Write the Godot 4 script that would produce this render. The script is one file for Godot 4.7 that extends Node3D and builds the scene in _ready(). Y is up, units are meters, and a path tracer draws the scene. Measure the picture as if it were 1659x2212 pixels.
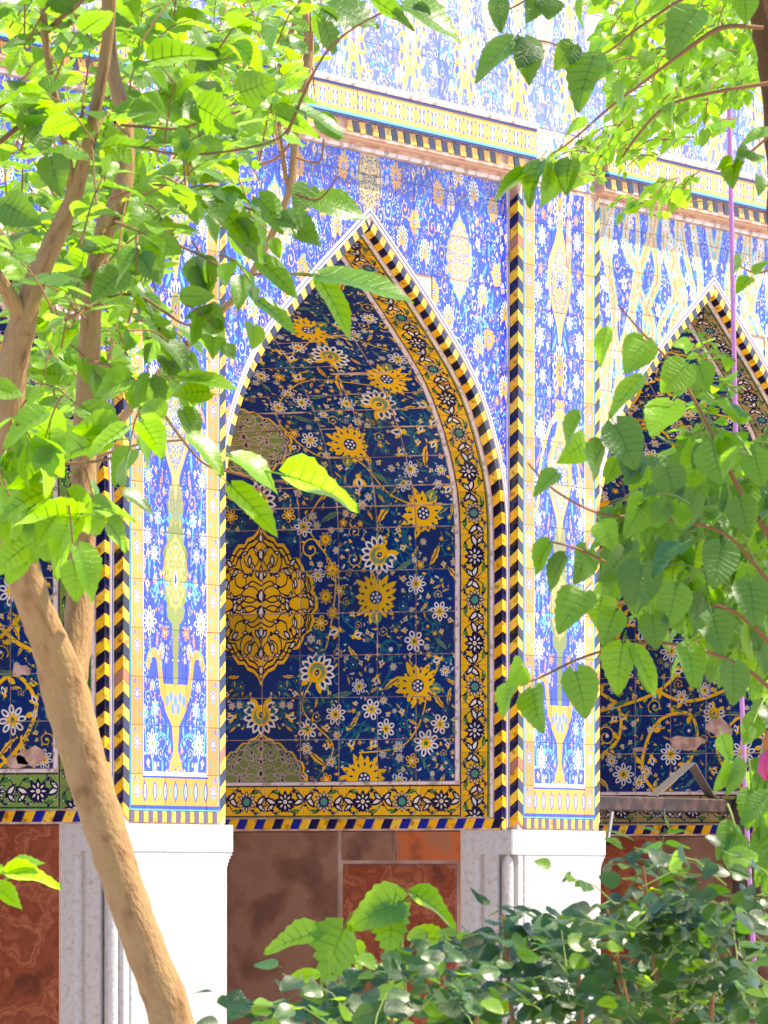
extends Node3D
# A tiled mosque facade with deep pointed-arch niches, seen across a garden through mulberry trees and rose bushes.
# x runs along the facade to the right, y is up, z points out of the facade into the garden; metres.

const EYE := 1.55
const CAM := Vector3(-35.0798, EYE, 15.6336)
const RIGHT := Vector3(0.42262, 0.0, 0.90631)
const AWAY := Vector3(0.90631, 0.0, -0.42262)
const PERIOD := 4.655          # from one bay of the facade to the next
const UC := -1.621             # the axis of the middle bay
const HALF := 1.682             # half the width of an arched opening
const ZS := -0.054             # the spandrels lie this far behind the piers
const TILE := 0.2306
const NAVY := Color(0.02, 0.175, 0.43)
const NIGHT := Color(0.05, 0.06, 0.22)
const COBALT := Color(0.12, 0.235, 0.76)
const GLARE_COBALT := Color(0.36, 0.43, 0.86)  # cobalt with the glare on the upper wall mixed into the colour
const GOLD := Color(0.92, 0.71, 0.08)
const CREAM := Color(0.88, 0.84, 0.80)
const TEAL := Color(0.10, 0.38, 0.46)
const AQUA := Color(0.30, 0.66, 0.78)
const MOSS := Color(0.50, 0.56, 0.30)
const LEAFG := Color(0.22, 0.46, 0.20)
const PINK := Color(0.74, 0.58, 0.52)

var M := {}
var rng := RandomNumberGenerator.new()
var PS := PackedFloat32Array()   # the arch profile: arc length, half width, height above the eye
var PU := PackedFloat32Array()
var PV := PackedFloat32Array()
var facade: Node3D


# ---------------------------------------------------------------- the scene
func _ready() -> void:
	rng.seed = 7
	var cam := Camera3D.new()
	cam.name = "camera"
	cam.projection = Camera3D.PROJECTION_FRUSTUM
	cam.near = 1.0
	cam.far = 400.0
	cam.size = 2212.0 / 15500.0
	cam.frustum_offset = Vector2(0.0, 800.0 / 15500.0)
	cam.transform = Transform3D(Basis(RIGHT, Vector3.UP, -AWAY), CAM)
	var lens := CameraAttributesPhysical.new()
	lens.frustum_near = 1.0
	lens.frustum_far = 400.0
	lens.frustum_focus_distance = 37.5
	lens.frustum_focal_length = 50.0
	lens.exposure_aperture = 12.0
	cam.attributes = lens
	cam.size = 2212.0 / 15500.0
	add_child(cam)
	var env := Environment.new()
	env.background_mode = Environment.BG_SKY
	var sky := ProceduralSkyMaterial.new()
	sky.sky_top_color = Color(0.40, 0.56, 0.84)
	sky.sky_horizon_color = Color(0.88, 0.91, 0.95)
	sky.sky_curve = 0.16
	sky.sky_energy_multiplier = 1.0
	sky.ground_bottom_color = Color(0.45, 0.40, 0.33)
	sky.ground_horizon_color = Color(0.55, 0.52, 0.46)
	env.sky = Sky.new()
	env.sky.sky_material = sky
	env.background_energy_multiplier = 1.0
	env.tonemap_mode = Environment.TONE_MAPPER_LINEAR
	env.tonemap_exposure = 2.5
	env.sdfgi_enabled = true
	env.ssao_enabled = true
	env.ssil_enabled = true
	var world := WorldEnvironment.new()
	world.name = "sky"
	world.environment = env
	add_child(world)
	var sun := DirectionalLight3D.new()
	sun.name = "sun"
	sun.light_energy = 1.6
	sun.light_color = Color(1.0, 0.95, 0.86)
	sun.light_angular_distance = 0.5
	sun.shadow_enabled = true
	var towards := Vector3(0.36, 1.3, 0.62).normalized()
	add_child(sun)
	sun.look_at_from_position(towards * 50.0, Vector3.ZERO, Vector3.UP)

	make_profile()
	materials()
	ground()
	facade = Node3D.new()
	facade.name = "mosque_facade"
	facade.set_meta("label", "tiled mosque facade with blue piers and shaded pointed-arch niches behind the trees")
	facade.set_meta("category", "building")
	add_child(facade)
	for k in [0, -1, 1]:
		build_bay(k)
	for k in [-1, 0]:
		build_pier(k)
	for k in [-2, -1, 0, 1]:
		build_plinth(k)
	build_upper()
	objects()
	plants()


# ---------------------------------------------------------------- painting the glazed decoration
class Canvas:
	var im: Image
	var o := Vector2.ZERO
	var k := Vector2.ONE
	var w := 0
	var h := 0
	var xf := Transform2D()
	var wrap_x := false
	var cells := {}               # what is already painted, by squares of 12 cm
	var size := Vector2.ONE

	func _init(a: Vector2, b: Vector2, per_m: Vector2, col: Color) -> void:
		o = a
		k = per_m
		size = b - a
		w = int(round(size.x * k.x))
		h = int(round(size.y * k.y))
		im = Image.create_empty(w, h, false, Image.FORMAT_RGB8)
		im.fill(col)

	func put(c: Vector2, r: float, rot := 0.0, stretch := Vector2.ONE) -> void:
		xf = Transform2D(rot, c) * Transform2D(Vector2(r * stretch.x, 0), Vector2(0, r * stretch.y), Vector2.ZERO)

	func home() -> void:
		xf = Transform2D()

	func fill(pts: PackedVector2Array, col: Color) -> void:
		var q := PackedVector2Array()
		var lo := 1e9
		var hi := -1e9
		var left := 1e9
		var right := -1e9
		for p in pts:
			var s := xf * p
			var v := Vector2((s.x - o.x) * k.x, h - (s.y - o.y) * k.y)
			q.append(v)
			lo = minf(lo, v.y)
			hi = maxf(hi, v.y)
			left = minf(left, v.x)
			right = maxf(right, v.x)
		scan(q, lo, hi, 0, col)
		if wrap_x:
			if left < 0:
				scan(q, lo, hi, w, col)
			if right > w:
				scan(q, lo, hi, -w, col)

	func scan(q: PackedVector2Array, lo: float, hi: float, shift: int, col: Color) -> void:
		var n := q.size()
		for y in range(maxi(0, int(ceil(lo - 0.5))), mini(h - 1, int(floor(hi - 0.5))) + 1):
			var yc := y + 0.5
			var xs := PackedFloat32Array()
			var a := q[n - 1]
			for i in n:
				var b := q[i]
				if (a.y <= yc) != (b.y <= yc):
					xs.append(a.x + (yc - a.y) / (b.y - a.y) * (b.x - a.x))
				a = b
			xs.sort()
			for i in range(0, xs.size() - 1, 2):
				var x0 := int(round(xs[i])) + shift
				im.fill_rect(Rect2i(x0, y, maxi(1, int(round(xs[i + 1])) + shift - x0), 1), col)

	static func oval(c: Vector2, rx: float, ry: float, n := 12) -> PackedVector2Array:
		var p := PackedVector2Array()
		for i in n:
			p.append(c + Vector2(cos(TAU * i / n) * rx, sin(TAU * i / n) * ry))
		return p

	static func petal(a: float, b: float, wd: float) -> PackedVector2Array:
		var l := b - a
		return PackedVector2Array([Vector2(0, a), Vector2(-wd * 0.7, a + l * 0.22), Vector2(-wd, a + l * 0.5), Vector2(-wd * 0.6, a + l * 0.8), Vector2(0, b), Vector2(wd * 0.6, a + l * 0.8), Vector2(wd, a + l * 0.5), Vector2(wd * 0.7, a + l * 0.22)])

	static func turned(p: PackedVector2Array, by: float) -> PackedVector2Array:
		return Transform2D(by, Vector2.ZERO) * p

	func rosette(c: Vector2, r: float, rot: float, n: int, outer: Color, inner: Color, mid: Color, dot: Color, st := Vector2.ONE) -> void:
		put(c, r, rot, st)
		for i in n:
			fill(turned(oval(Vector2(0, 0.66), 1.75 / n, 0.36), TAU * i / n), outer)
		for i in n:
			fill(turned(oval(Vector2(0, 0.7), 0.75 / n, 0.19, 8), TAU * i / n), inner)
		fill(oval(Vector2.ZERO, 0.38, 0.38), mid)
		fill(oval(Vector2.ZERO, 0.18, 0.18, 8), dot)
		mark(c, r)

	func sunburst(c: Vector2, r: float, rot: float, col: Color, dark: Color, pale: Color, green: Color, g: RandomNumberGenerator) -> void:
		put(c, r, rot)
		for i in 18:
			fill(turned(petal(0.3, g.randf_range(0.74, 1.16), 0.15), TAU * i / 18 + g.randf_range(-0.06, 0.06)), col)
		fill(oval(Vector2.ZERO, 0.68, 0.68, 16), col)
		fill(turned(petal(0.5, 1.12, 0.26), 2.2), green)
		fill(turned(petal(0.6, 1.0, 0.06), 2.2), col)
		for i in 13:
			fill(turned(petal(0.5, 0.7, 0.045), TAU * i / 13 + 0.2), dark)
		for i in 15:
			fill(turned(petal(0.78, 0.9, 0.035), TAU * i / 15 + 0.2), dark)
		fill(oval(Vector2.ZERO, 0.28, 0.28), dark)
		for i in 6:
			fill(oval(Vector2(0.17, 0).rotated(i * TAU / 6), 0.06, 0.06, 6), pale)
		fill(oval(Vector2.ZERO, 0.06, 0.06, 6), pale)
		mark(c, r)

	func palmette(c: Vector2, r: float, rot: float, outer: Color, inner: Color, body: Color, ring: Color, dark: Color, st := Vector2.ONE) -> void:
		put(c, r, rot, st)
		for s in [-1, 1]:
			fill(turned(petal(0.3, 1.15, 0.2), PI - s * 0.55), ring)
			fill(turned(petal(0.35, 1.2, 0.14), PI - s * 1.0), body)
		for i in 11:
			fill(turned(petal(0.35, 1.05, 0.21), (i - 5) * 0.46), outer)
		for i in 11:
			fill(turned(petal(0.52, 0.88, 0.095), (i - 5) * 0.46), inner)
		fill(oval(Vector2(0, 0), 0.56, 0.56, 14), ring)
		fill(oval(Vector2(0, 0.05), 0.43, 0.43, 14), body)
		fill(oval(Vector2(0, -0.08), 0.28, 0.3, 12), ring)
		fill(petal(-0.2, 0.18, 0.13), dark)
		fill(oval(Vector2(0, -0.04), 0.05, 0.05, 6), outer)
		mark(c, r)

	func bud(c: Vector2, r: float, rot: float, outer: Color, inner: Color, side: Color, green: Color) -> void:
		put(c, r, rot)
		fill(turned(petal(-0.1, 0.9, 0.24), 0.75), side)
		fill(turned(petal(-0.1, 0.9, 0.24), -0.75), side)
		fill(turned(petal(-0.8, 0.1, 0.16), 0.5), green)
		fill(petal(-0.2, 1.0, 0.3), outer)
		fill(petal(0.1, 0.7, 0.13), inner)
		fill(oval(Vector2(0, -0.2), 0.24, 0.24, 8), side)
		mark(c, r * 0.8)

	func frond(c: Vector2, r: float, rot: float, col: Color, vein: Color) -> void:
		put(c, r, rot)
		var p := PackedVector2Array()
		for i in 9:
			var t := i / 8.0
			p.append(Vector2(sin(t * 1.7) * 0.45 - 0.3 * sin(PI * t) * (1.0 if i % 2 else 0.72) - 0.2, t * 2 - 1))
		for i in range(7, 0, -1):
			var t := i / 8.0
			p.append(Vector2(sin(t * 1.7) * 0.45 + 0.26 * sin(PI * t) * (0.72 if i % 2 else 1.0) - 0.2, t * 2 - 1))
		fill(p, col)
		line([Vector2(-0.2, -0.9), Vector2(0.06, -0.2), Vector2(0.2, 0.6)], 0.09, vein)
		mark(c, r * 0.7)

	func line(p: Array, wd: float, col: Color) -> void:
		for i in p.size() - 1:
			var d: Vector2 = p[i + 1] - p[i]
			if d.length() < 1e-6:
				continue
			d = d.normalized() * wd * 0.5
			var s := Vector2(-d.y, d.x)
			fill(PackedVector2Array([p[i] - s - d * 0.4, p[i + 1] - s + d * 0.4, p[i + 1] + s + d * 0.4, p[i] + s - d * 0.4]), col)

	func arc(c: Vector2, r: Vector2, a0: float, a1: float, wd: float, col: Color, n := 10) -> void:
		var p := []
		for i in n + 1:
			var a := lerpf(a0, a1, float(i) / n)
			p.append(c + Vector2(cos(a) * r.x, sin(a) * r.y))
		line(p, wd, col)

	func spray(c: Vector2, r: float, rot: float, stem: Color, g: RandomNumberGenerator) -> void:
		put(c, r, rot)
		arc(Vector2(-0.9, 0), Vector2(0.9, 1.0), -0.9, 0.9, 0.07, stem, 6)
		for i in 5:
			fill(Transform2D(g.randf_range(-1.6, 1.6), Vector2(-0.05 - 0.25 * absf(i / 2.0 - 1), i * 0.42 - 0.85)) * petal(0, 0.42, 0.1), stem)

	# a tendril that curls up, with small leaves on its outer side
	func curl(c: Vector2, r: float, rot: float, col: Color, leaf: Color, heart: Color, flip: float) -> void:
		put(c, r, rot, Vector2(flip, 1.0))
		var p := []
		for i in 15:
			var t := i / 14.0
			p.append(Vector2(cos(t * 7.6), sin(t * 7.6)) * (1.0 - t * 0.78))
		line(p, 0.12, col)
		for i in [1, 3, 5, 7, 9]:
			var q: Vector2 = p[i]
			fill(Transform2D(q.angle() - PI * 0.5 + 0.7, q * 0.96) * petal(0.0, 0.42, 0.11), leaf if i % 4 == 1 else col)
		fill(oval(p[14] * 0.6, 0.2, 0.2, 7), heart)
		fill(Transform2D(-0.4, p[0]) * petal(-0.5, 0.1, 0.1), col)
		mark(c, r * 0.95)

	func mark(c: Vector2, r: float) -> void:
		var reach := r + 0.12
		for i in range(int(floor((c.x - reach) / 0.12)), int(floor((c.x + reach) / 0.12)) + 1):
			for j in range(int(floor((c.y - reach) / 0.12)), int(floor((c.y + reach) / 0.12)) + 1):
				var key := Vector2i(i, j)
				if not cells.has(key):
					cells[key] = []
				cells[key].append(Vector3(c.x, c.y, r))

	func room(c: Vector2) -> float:
		var d := 0.12
		for b in cells.get(Vector2i(int(floor(c.x / 0.12)), int(floor(c.y / 0.12))), []):
			d = minf(d, Vector2(b.x, b.y).distance_to(c) - b.z)
		return d

	# the smallest buds, leaves and stem ends between everything else
	func sprinkle(n: int, r_min: float, r_max: float, g: RandomNumberGenerator, cols: Array) -> void:
		for i in n:
			var c := o + Vector2(g.randf(), g.randf()) * size
			var r := minf(room(c), r_max)
			if r < r_min:
				continue
			put(c, r, g.randf() * TAU)
			var col: Color = cols[g.randi() % cols.size()]
			if g.randf() < 0.5:
				fill(petal(-1.1, 1.1, 0.45), col)
				fill(turned(petal(-0.2, 1.0, 0.3), 1.1), cols[g.randi() % cols.size()])
			else:
				line([Vector2(-1, -0.6), Vector2(-0.2, 0.2), Vector2(1, 0.3)], 0.22, col)
				fill(turned(petal(0.0, 1.1, 0.35), -0.6), col)
				fill(turned(petal(0.0, 0.9, 0.3), 0.9), cols[g.randi() % cols.size()])
			mark(c, r * 0.8)

	# fills what is still bare with sprays, then buds, fronds and small rosettes, where there is room for them
	func scatter(n: int, r_min: float, r_max: float, g: RandomNumberGenerator, set_: Dictionary) -> void:
		for i in int(n * set_.get("sprays", 0.12)):
			var where := o + Vector2(g.randf(), g.randf()) * size
			if room(where) > 0.01:
				spray(where, r_max * 1.5, g.randf() * TAU, set_.stem, g)
		for i in n:
			var c := o + Vector2(g.randf(), g.randf()) * size
			var r := minf(room(c), r_max * g.randf_range(0.6, 1.0))
			if r < r_min:
				continue
			var kind := g.randf()
			var rot := g.randf() * TAU
			if set_.has("upright"):
				rot = g.randf_range(-0.5, 0.5)
			if set_.has("curl") and g.randf() < set_.curl:
				curl(c, r, g.randf() * TAU, set_.gold if g.randf() < 0.55 else set_.get("scroll", set_.white), set_.green, set_.white if g.randf() < 0.5 else set_.gold, 1.0 if g.randf() < 0.5 else -1.0)
				continue
			if kind < 0.4:
				bud(c, r, rot, set_.white, set_.ground, set_.gold, set_.green)
			elif kind < 0.55:
				frond(c, r * 1.1, rot, set_.green, set_.stem)
			elif kind < 0.72:
				frond(c, r * 1.1, rot, set_.gold, set_.ground)
			elif kind < 0.9 and set_.has("upright"):
				palmette(c, r, rot, set_.white, set_.ground, set_.get("scroll", set_.green), set_.gold, set_.ground, Vector2(0.9, 1.15))
			elif kind < 0.9:
				rosette(c, r, rot, 6, set_.white, set_.ground, set_.gold, set_.green)
			else:
				rosette(c, r * 0.8, rot, 5, set_.gold, set_.ground, set_.gold, set_.white)

	func medallion(c: Vector2, rx: float, ry: float, rim: Color, dark: Color, body: Color, scroll: Color, pale: Color) -> void:
		var half := [Vector2(0, 1), Vector2(0.05, 0.9), Vector2(0.13, 0.83), Vector2(0.24, 0.80), Vector2(0.29, 0.73), Vector2(0.40, 0.73), Vector2(0.49, 0.64), Vector2(0.53, 0.56), Vector2(0.66, 0.55), Vector2(0.74, 0.45), Vector2(0.77, 0.38), Vector2(0.89, 0.33), Vector2(0.94, 0.2), Vector2(0.91, 0.14), Vector2(1.0, 0.06)]
		var all := PackedVector2Array()
		for p in half:
			all.append(p)
		for i in range(half.size() - 1, -1, -1):
			all.append(Vector2(half[i].x, -half[i].y))
		for p in half.slice(1):
			all.append(Vector2(-p.x, -p.y))
		for i in range(half.size() - 1, 0, -1):
			all.append(Vector2(-half[i].x, half[i].y))
		for layer in [[1.0, rim], [0.945, dark], [0.915, body], [0.86, dark], [0.83, body]]:
			xf = Transform2D(Vector2(rx * layer[0], 0), Vector2(0, ry * layer[0]), c)
			fill(all, layer[1])
		var r := minf(rx, ry)
		xf = Transform2D(Vector2(rx, 0), Vector2(0, ry), c)
		var scrolls := [[[0.0, 0.80], [0.2, 0.75], [0.36, 0.58], [0.32, 0.40], [0.18, 0.36], [0.12, 0.46], [0.2, 0.53]], [[0.0, 0.02], [0.24, 0.10], [0.5, 0.06], [0.74, 0.16], [0.76, 0.34], [0.62, 0.42], [0.52, 0.32], [0.6, 0.24]], [[0.0, 0.22], [0.16, 0.28], [0.3, 0.2], [0.44, 0.24], [0.46, 0.38]], [[0.36, 0.56], [0.52, 0.6], [0.56, 0.5]], [[0.24, 0.10], [0.34, 0.02], [0.46, -0.04]], [[0.74, 0.16], [0.86, 0.1], [0.88, 0.0]], [[0.1, 0.62], [0.0, 0.5], [0.06, 0.36]]]
		for sy in [-1.0, 1.0]:
			for sx in [-1.0, 1.0]:
				for sc in scrolls:
					var p := []
					for k2 in sc.size() - 1:
						var q0 := Vector2(sc[k2][0] * sx, sc[k2][1] * sy)
						var q1 := Vector2(sc[k2 + 1][0] * sx, sc[k2 + 1][1] * sy)
						var qa := Vector2(sc[maxi(k2 - 1, 0)][0] * sx, sc[maxi(k2 - 1, 0)][1] * sy)
						var qb := Vector2(sc[mini(k2 + 2, sc.size() - 1)][0] * sx, sc[mini(k2 + 2, sc.size() - 1)][1] * sy)
						for m in 4:
							p.append(q0.cubic_interpolate(q1, qa, qb, m / 4.0))
						if k2 % 2:
							fill(Transform2D(q1.angle(), q1) * oval(Vector2.ZERO, 0.034, 0.026, 7), scroll)
					var e := Vector2(sc[-1][0] * sx, sc[-1][1] * sy)
					p.append(e)
					line(p, 0.018, scroll)
					fill(Transform2D(sx * sc[0][1] * 4.0, e) * petal(-0.075, 0.085, 0.045), scroll)
					fill(Transform2D(sx * sc[0][1] * 4.0, e) * petal(-0.045, 0.055, 0.022), pale)
				for q in [[0.46, 0.27, 0.2, 0.17, 0.4], [0.17, 0.56, 0.13, 0.12, 2.2], [0.2, 0.12, 0.16, 0.1, 1.2], [0.7, 0.2, 0.13, 0.13, 3.0]]:
					arc(Vector2(q[0] * sx, q[1] * sy), Vector2(q[2] * sx, q[3] * sy), q[4], q[4] + 4.9, 0.016, scroll, 12)
					for k3 in 3:
						var at := Vector2(q[0] * sx, q[1] * sy) + Vector2(cos(q[4] + k3 * 2.3) * q[2] * sx, sin(q[4] + k3 * 2.3) * q[3] * sy)
						fill(Transform2D(k3 * 2.0 + q[4] * sx, at) * petal(-0.06, 0.06, 0.028), scroll)
						fill(Transform2D(k3 * 2.0 + q[4] * sx, at) * petal(-0.03, 0.04, 0.012), pale)
			for q in [[0.1, 0.07], [0.34, 0.055], [0.6, 0.06], [0.8, 0.05]]:
				fill(Transform2D(0, Vector2(0, sy * q[0])) * petal(-q[1] * 1.3, q[1] * 1.3, q[1] * 1.15), scroll)
				fill(Transform2D(0, Vector2(0, sy * q[0])) * petal(-q[1] * 0.9, q[1] * 0.9, q[1] * 0.6), pale)
		for i in 6:
			mark(c + Vector2(0, ry * (i / 2.5 - 1.0) * 0.9), rx * (1.0 - 0.75 * absf(i / 2.5 - 1.0)))
		home()

	func done(mirror := 0) -> ImageTexture:      # 1: a mirrored copy to the right, -1: to the left
		if mirror == 0:
			return ImageTexture.create_from_image(im)
		var flip: Image = im.duplicate()
		flip.flip_x()
		var both := Image.create_empty(w * 2, h, false, Image.FORMAT_RGB8)
		both.blit_rect(im, Rect2i(0, 0, w, h), Vector2i(0 if mirror > 0 else w, 0))
		both.blit_rect(flip, Rect2i(0, 0, w, h), Vector2i(w if mirror > 0 else 0, 0))
		return ImageTexture.create_from_image(both)

	# what a hand-painted, old glaze has: specks, pits and washes that differ from tile to tile
	func age(g: RandomNumberGenerator, n: int, chip: Color) -> void:
		home()
		for i in n:
			var x := g.randi_range(0, w - 1)
			var y := g.randi_range(0, h - 1)
			im.fill_rect(Rect2i(x, y, g.randi_range(1, 2), g.randi_range(1, 2)), im.get_pixel(x, y).lerp(chip, g.randf_range(0.1, 0.5)))


# ---------------------------------------------------------------- helpers
func _at(x: float, y: float, d: float) -> Vector3:   # x and y as angles from the camera's level axis (15500 per unit of distance), d metres into the scene
	return CAM + AWAY * d + RIGHT * ((x - 830.0) / 15500.0 * d) + Vector3.UP * ((1906.0 - y) / 15500.0 * d)


func mat(called: String, col: Color, rough: float, spec := 0.5) -> StandardMaterial3D:
	var m := StandardMaterial3D.new()
	m.resource_name = called
	m.albedo_color = col
	m.roughness = rough
	m.metallic_specular = spec
	return m


func glaze(called: String, tex: Texture2D, rough := 0.2) -> Array:
	var out := []
	for i in 4:
		var m := mat(called, Color.WHITE.lerp([Color(1, 1, 1), Color(0.9, 0.92, 0.95), Color(0.97, 0.93, 0.88), Color(0.84, 0.86, 0.86)][i], 1.0), rough + 0.04 * i)
		m.albedo_texture = tex
		out.append(m)
	return out


func grain(freq: float, oct: int, cols: Array, offs: Array, seed_: int, warp := 0.0, px := 512) -> NoiseTexture2D:
	var n := FastNoiseLite.new()
	n.seed = seed_
	n.noise_type = FastNoiseLite.TYPE_SIMPLEX_SMOOTH
	n.frequency = freq
	n.fractal_octaves = oct
	if warp > 0:
		n.domain_warp_enabled = true
		n.domain_warp_amplitude = warp
		n.domain_warp_frequency = freq * 0.7
		n.domain_warp_fractal_octaves = 3
	var t := NoiseTexture2D.new()
	t.width = px
	t.height = px
	t.seamless = true
	t.noise = n
	var g := Gradient.new()
	g.offsets = PackedFloat32Array(offs)
	g.colors = PackedColorArray(cols)
	t.color_ramp = g
	return t


func bump(freq: float, seed_: int, oct := 4) -> NoiseTexture2D:
	return grain(freq, oct, [Color.BLACK, Color.WHITE], [0.0, 1.0], seed_, 0.0, 512)


func node(called: String, mesh: Mesh, m: Material, parent: Node3D, kind := "") -> MeshInstance3D:
	var o := MeshInstance3D.new()
	o.name = called
	o.mesh = mesh
	if m:
		o.material_override = m
	if kind:
		o.set_meta("kind", kind)
	parent.add_child(o, true)
	if parent != facade:
		o.position = -parent.global_position   # the meshes are built where they stand
	return o


func thing(called: String, label: String, category: String, at: Vector3, group := "") -> Node3D:
	var o := Node3D.new()
	o.name = called
	o.position = at
	o.set_meta("label", label)
	o.set_meta("category", category)
	if group:
		o.set_meta("group", group)
	add_child(o, true)
	return o


class Geo:                       # a growing list of triangles
	var v := PackedVector3Array()
	var n := PackedVector3Array()
	var uv := PackedVector2Array()

	func tri(a: Vector3, b: Vector3, c: Vector3, na: Vector3, nb: Vector3, nc: Vector3, ua := Vector2.ZERO, ub := Vector2.ZERO, uc := Vector2.ZERO) -> void:
		if (b - a).cross(c - a).dot(na + nb + nc) > 0:   # front faces run clockwise
			v.append_array([a, c, b])
			n.append_array([na, nc, nb])
			uv.append_array([ua, uc, ub])
		else:
			v.append_array([a, b, c])
			n.append_array([na, nb, nc])
			uv.append_array([ua, ub, uc])

	func quad(a: Vector3, b: Vector3, c: Vector3, d: Vector3, nn: Vector3, ua := Vector2.ZERO, ub := Vector2.ZERO, uc := Vector2.ZERO, ud := Vector2.ZERO) -> void:
		tri(a, b, c, nn, nn, nn, ua, ub, uc)
		tri(a, c, d, nn, nn, nn, ua, uc, ud)

	func box(lo: Vector3, hi: Vector3, bev := 0.0) -> void:
		var c := (lo + hi) * 0.5
		var e := (hi - lo) * 0.5
		for ax in 3:
			for s in [-1.0, 1.0]:
				var nn := Vector3.ZERO
				nn[ax] = s
				var p := []
				for q in [[-1, -1], [1, -1], [1, 1], [-1, 1]]:
					var t := c
					t[ax] += s * e[ax]
					t[(ax + 1) % 3] += q[0] * (e[(ax + 1) % 3] - bev)
					t[(ax + 2) % 3] += q[1] * (e[(ax + 2) % 3] - bev)
					p.append(t)
				var us := []
				for t in p:
					us.append(Vector2(t.x + t.z, -t.y))
				quad(p[0], p[1], p[2], p[3], nn, us[0], us[1], us[2], us[3])
		if bev > 0:
			for ax in 3:
				for s1 in [-1.0, 1.0]:
					for s2 in [-1.0, 1.0]:
						var b1 := (ax + 1) % 3
						var b2 := (ax + 2) % 3
						var p := []
						for q in [[-1, 0], [1, 0], [1, 1], [-1, 1]]:
							var t := c
							t[ax] += q[0] * (e[ax] - bev)
							t[b1] += s1 * (e[b1] - (bev if q[1] else 0.0))
							t[b2] += s2 * (e[b2] - (0.0 if q[1] else bev))
							p.append(t)
						var nn := Vector3.ZERO
						nn[b1] = s1
						nn[b2] = s2
						var us := []
						for t in p:
							us.append(Vector2(t.x + t.z, -t.y))
						quad(p[0], p[1], p[2], p[3], nn.normalized(), us[0], us[1], us[2], us[3])
			for i in 8:
				var sg := Vector3(1 if i & 1 else -1, 1 if i & 2 else -1, 1 if i & 4 else -1)
				var p := []
				for ax in 3:
					var t := c + sg * (e - Vector3.ONE * bev)
					t[ax] += sg[ax] * bev
					p.append(t)
				tri(p[0], p[1], p[2], sg.normalized(), sg.normalized(), sg.normalized())

	func mesh() -> ArrayMesh:
		var m := ArrayMesh.new()
		add_to(m)
		return m

	func add_to(m: ArrayMesh) -> void:
		var a := []
		a.resize(Mesh.ARRAY_MAX)
		a[Mesh.ARRAY_VERTEX] = v
		a[Mesh.ARRAY_NORMAL] = n
		a[Mesh.ARRAY_TEX_UV] = uv
		m.add_surface_from_arrays(Mesh.PRIMITIVE_TRIANGLES, a)

	func lift(by: Vector3) -> void:
		for i in v.size():
			v[i] += by


# one tile, slab or glazed piece: an outline on a surface, its face proud of the bed, a small bevel round it and a side down into the joint
func piece(g: Geo, outline: PackedVector2Array, map: Callable, uvf: Callable, gap := 0.0025, bev := 0.003, proud := 0.004, wobble := 0.0009) -> void:
	var c := Vector2.ZERO
	for p in outline:
		c += p
	c /= outline.size()
	var outer := Geometry2D.offset_polygon(outline, -gap)
	if outer.is_empty():
		return
	var ring: PackedVector2Array = outer[0]
	var n := ring.size()
	if n < 3:
		return
	var turn := 1.0 if not Geometry2D.is_polygon_clockwise(ring) else -1.0
	var inner := PackedVector2Array()
	for i in n:
		var a := ring[(i + n - 1) % n]
		var b := ring[(i + 1) % n]
		var d0 := (ring[i] - a).normalized()
		var d1 := (b - ring[i]).normalized()
		var side := (Vector2(-d0.y, d0.x) + Vector2(-d1.y, d1.x)).normalized() * turn
		inner.append(ring[i] + side * bev / maxf(0.5, side.dot(Vector2(-d0.y, d0.x) * turn)))
	var tilt := Vector2(rng.randf_range(-1, 1), rng.randf_range(-1, 1)) * wobble * 8.0
	var up := rng.randf_range(-1, 1) * wobble
	var top := []
	var rim := []
	var low := []
	var nt: Vector3 = (map.call(c.x, c.y, 1.0) - map.call(c.x, c.y, 0.0)).normalized()
	for i in n:
		var hh := proud + up + tilt.dot(inner[i] - c)
		top.append(map.call(inner[i].x, inner[i].y, hh))
		rim.append(map.call(ring[i].x, ring[i].y, hh - bev * 0.8))
		low.append(map.call(ring[i].x, ring[i].y, -0.004))
	var tr := Geometry2D.triangulate_polygon(inner)
	for i in range(0, tr.size(), 3):
		var a: Vector3 = top[tr[i]]
		var b: Vector3 = top[tr[i + 1]]
		var d: Vector3 = top[tr[i + 2]]
		var nn := (b - a).cross(d - a).normalized()
		if nn.dot(nt) < 0:
			nn = -nn
		g.tri(a, b, d, nn, nn, nn, uvf.call(inner[tr[i]].x, inner[tr[i]].y), uvf.call(inner[tr[i + 1]].x, inner[tr[i + 1]].y), uvf.call(inner[tr[i + 2]].x, inner[tr[i + 2]].y))
	var mid: Vector3 = map.call(c.x, c.y, 0.0)
	for i in n:
		var j := (i + 1) % n
		var ui: Vector2 = uvf.call(ring[i].x, ring[i].y)
		var uj: Vector2 = uvf.call(ring[j].x, ring[j].y)
		var nb: Vector3 = (rim[j] - rim[i]).cross(top[i] - rim[i]).normalized()
		if nb.dot(rim[i] - mid + nt * 0.01) < 0:
			nb = -nb
		g.quad(rim[i], rim[j], top[j], top[i], nb, ui, uj, uj, ui)
		var ns: Vector3 = (rim[j] - rim[i]).cross(nt).normalized()
		if ns.dot((rim[i] + rim[j]) * 0.5 - mid) < 0:
			ns = -ns
		g.quad(low[i], low[j], rim[j], rim[i], ns, ui, uj, uj, ui)


func rect(a0: float, b0: float, a1: float, b1: float) -> PackedVector2Array:
	return PackedVector2Array([Vector2(a0, b0), Vector2(a1, b0), Vector2(a1, b1), Vector2(a0, b1)])


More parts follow.
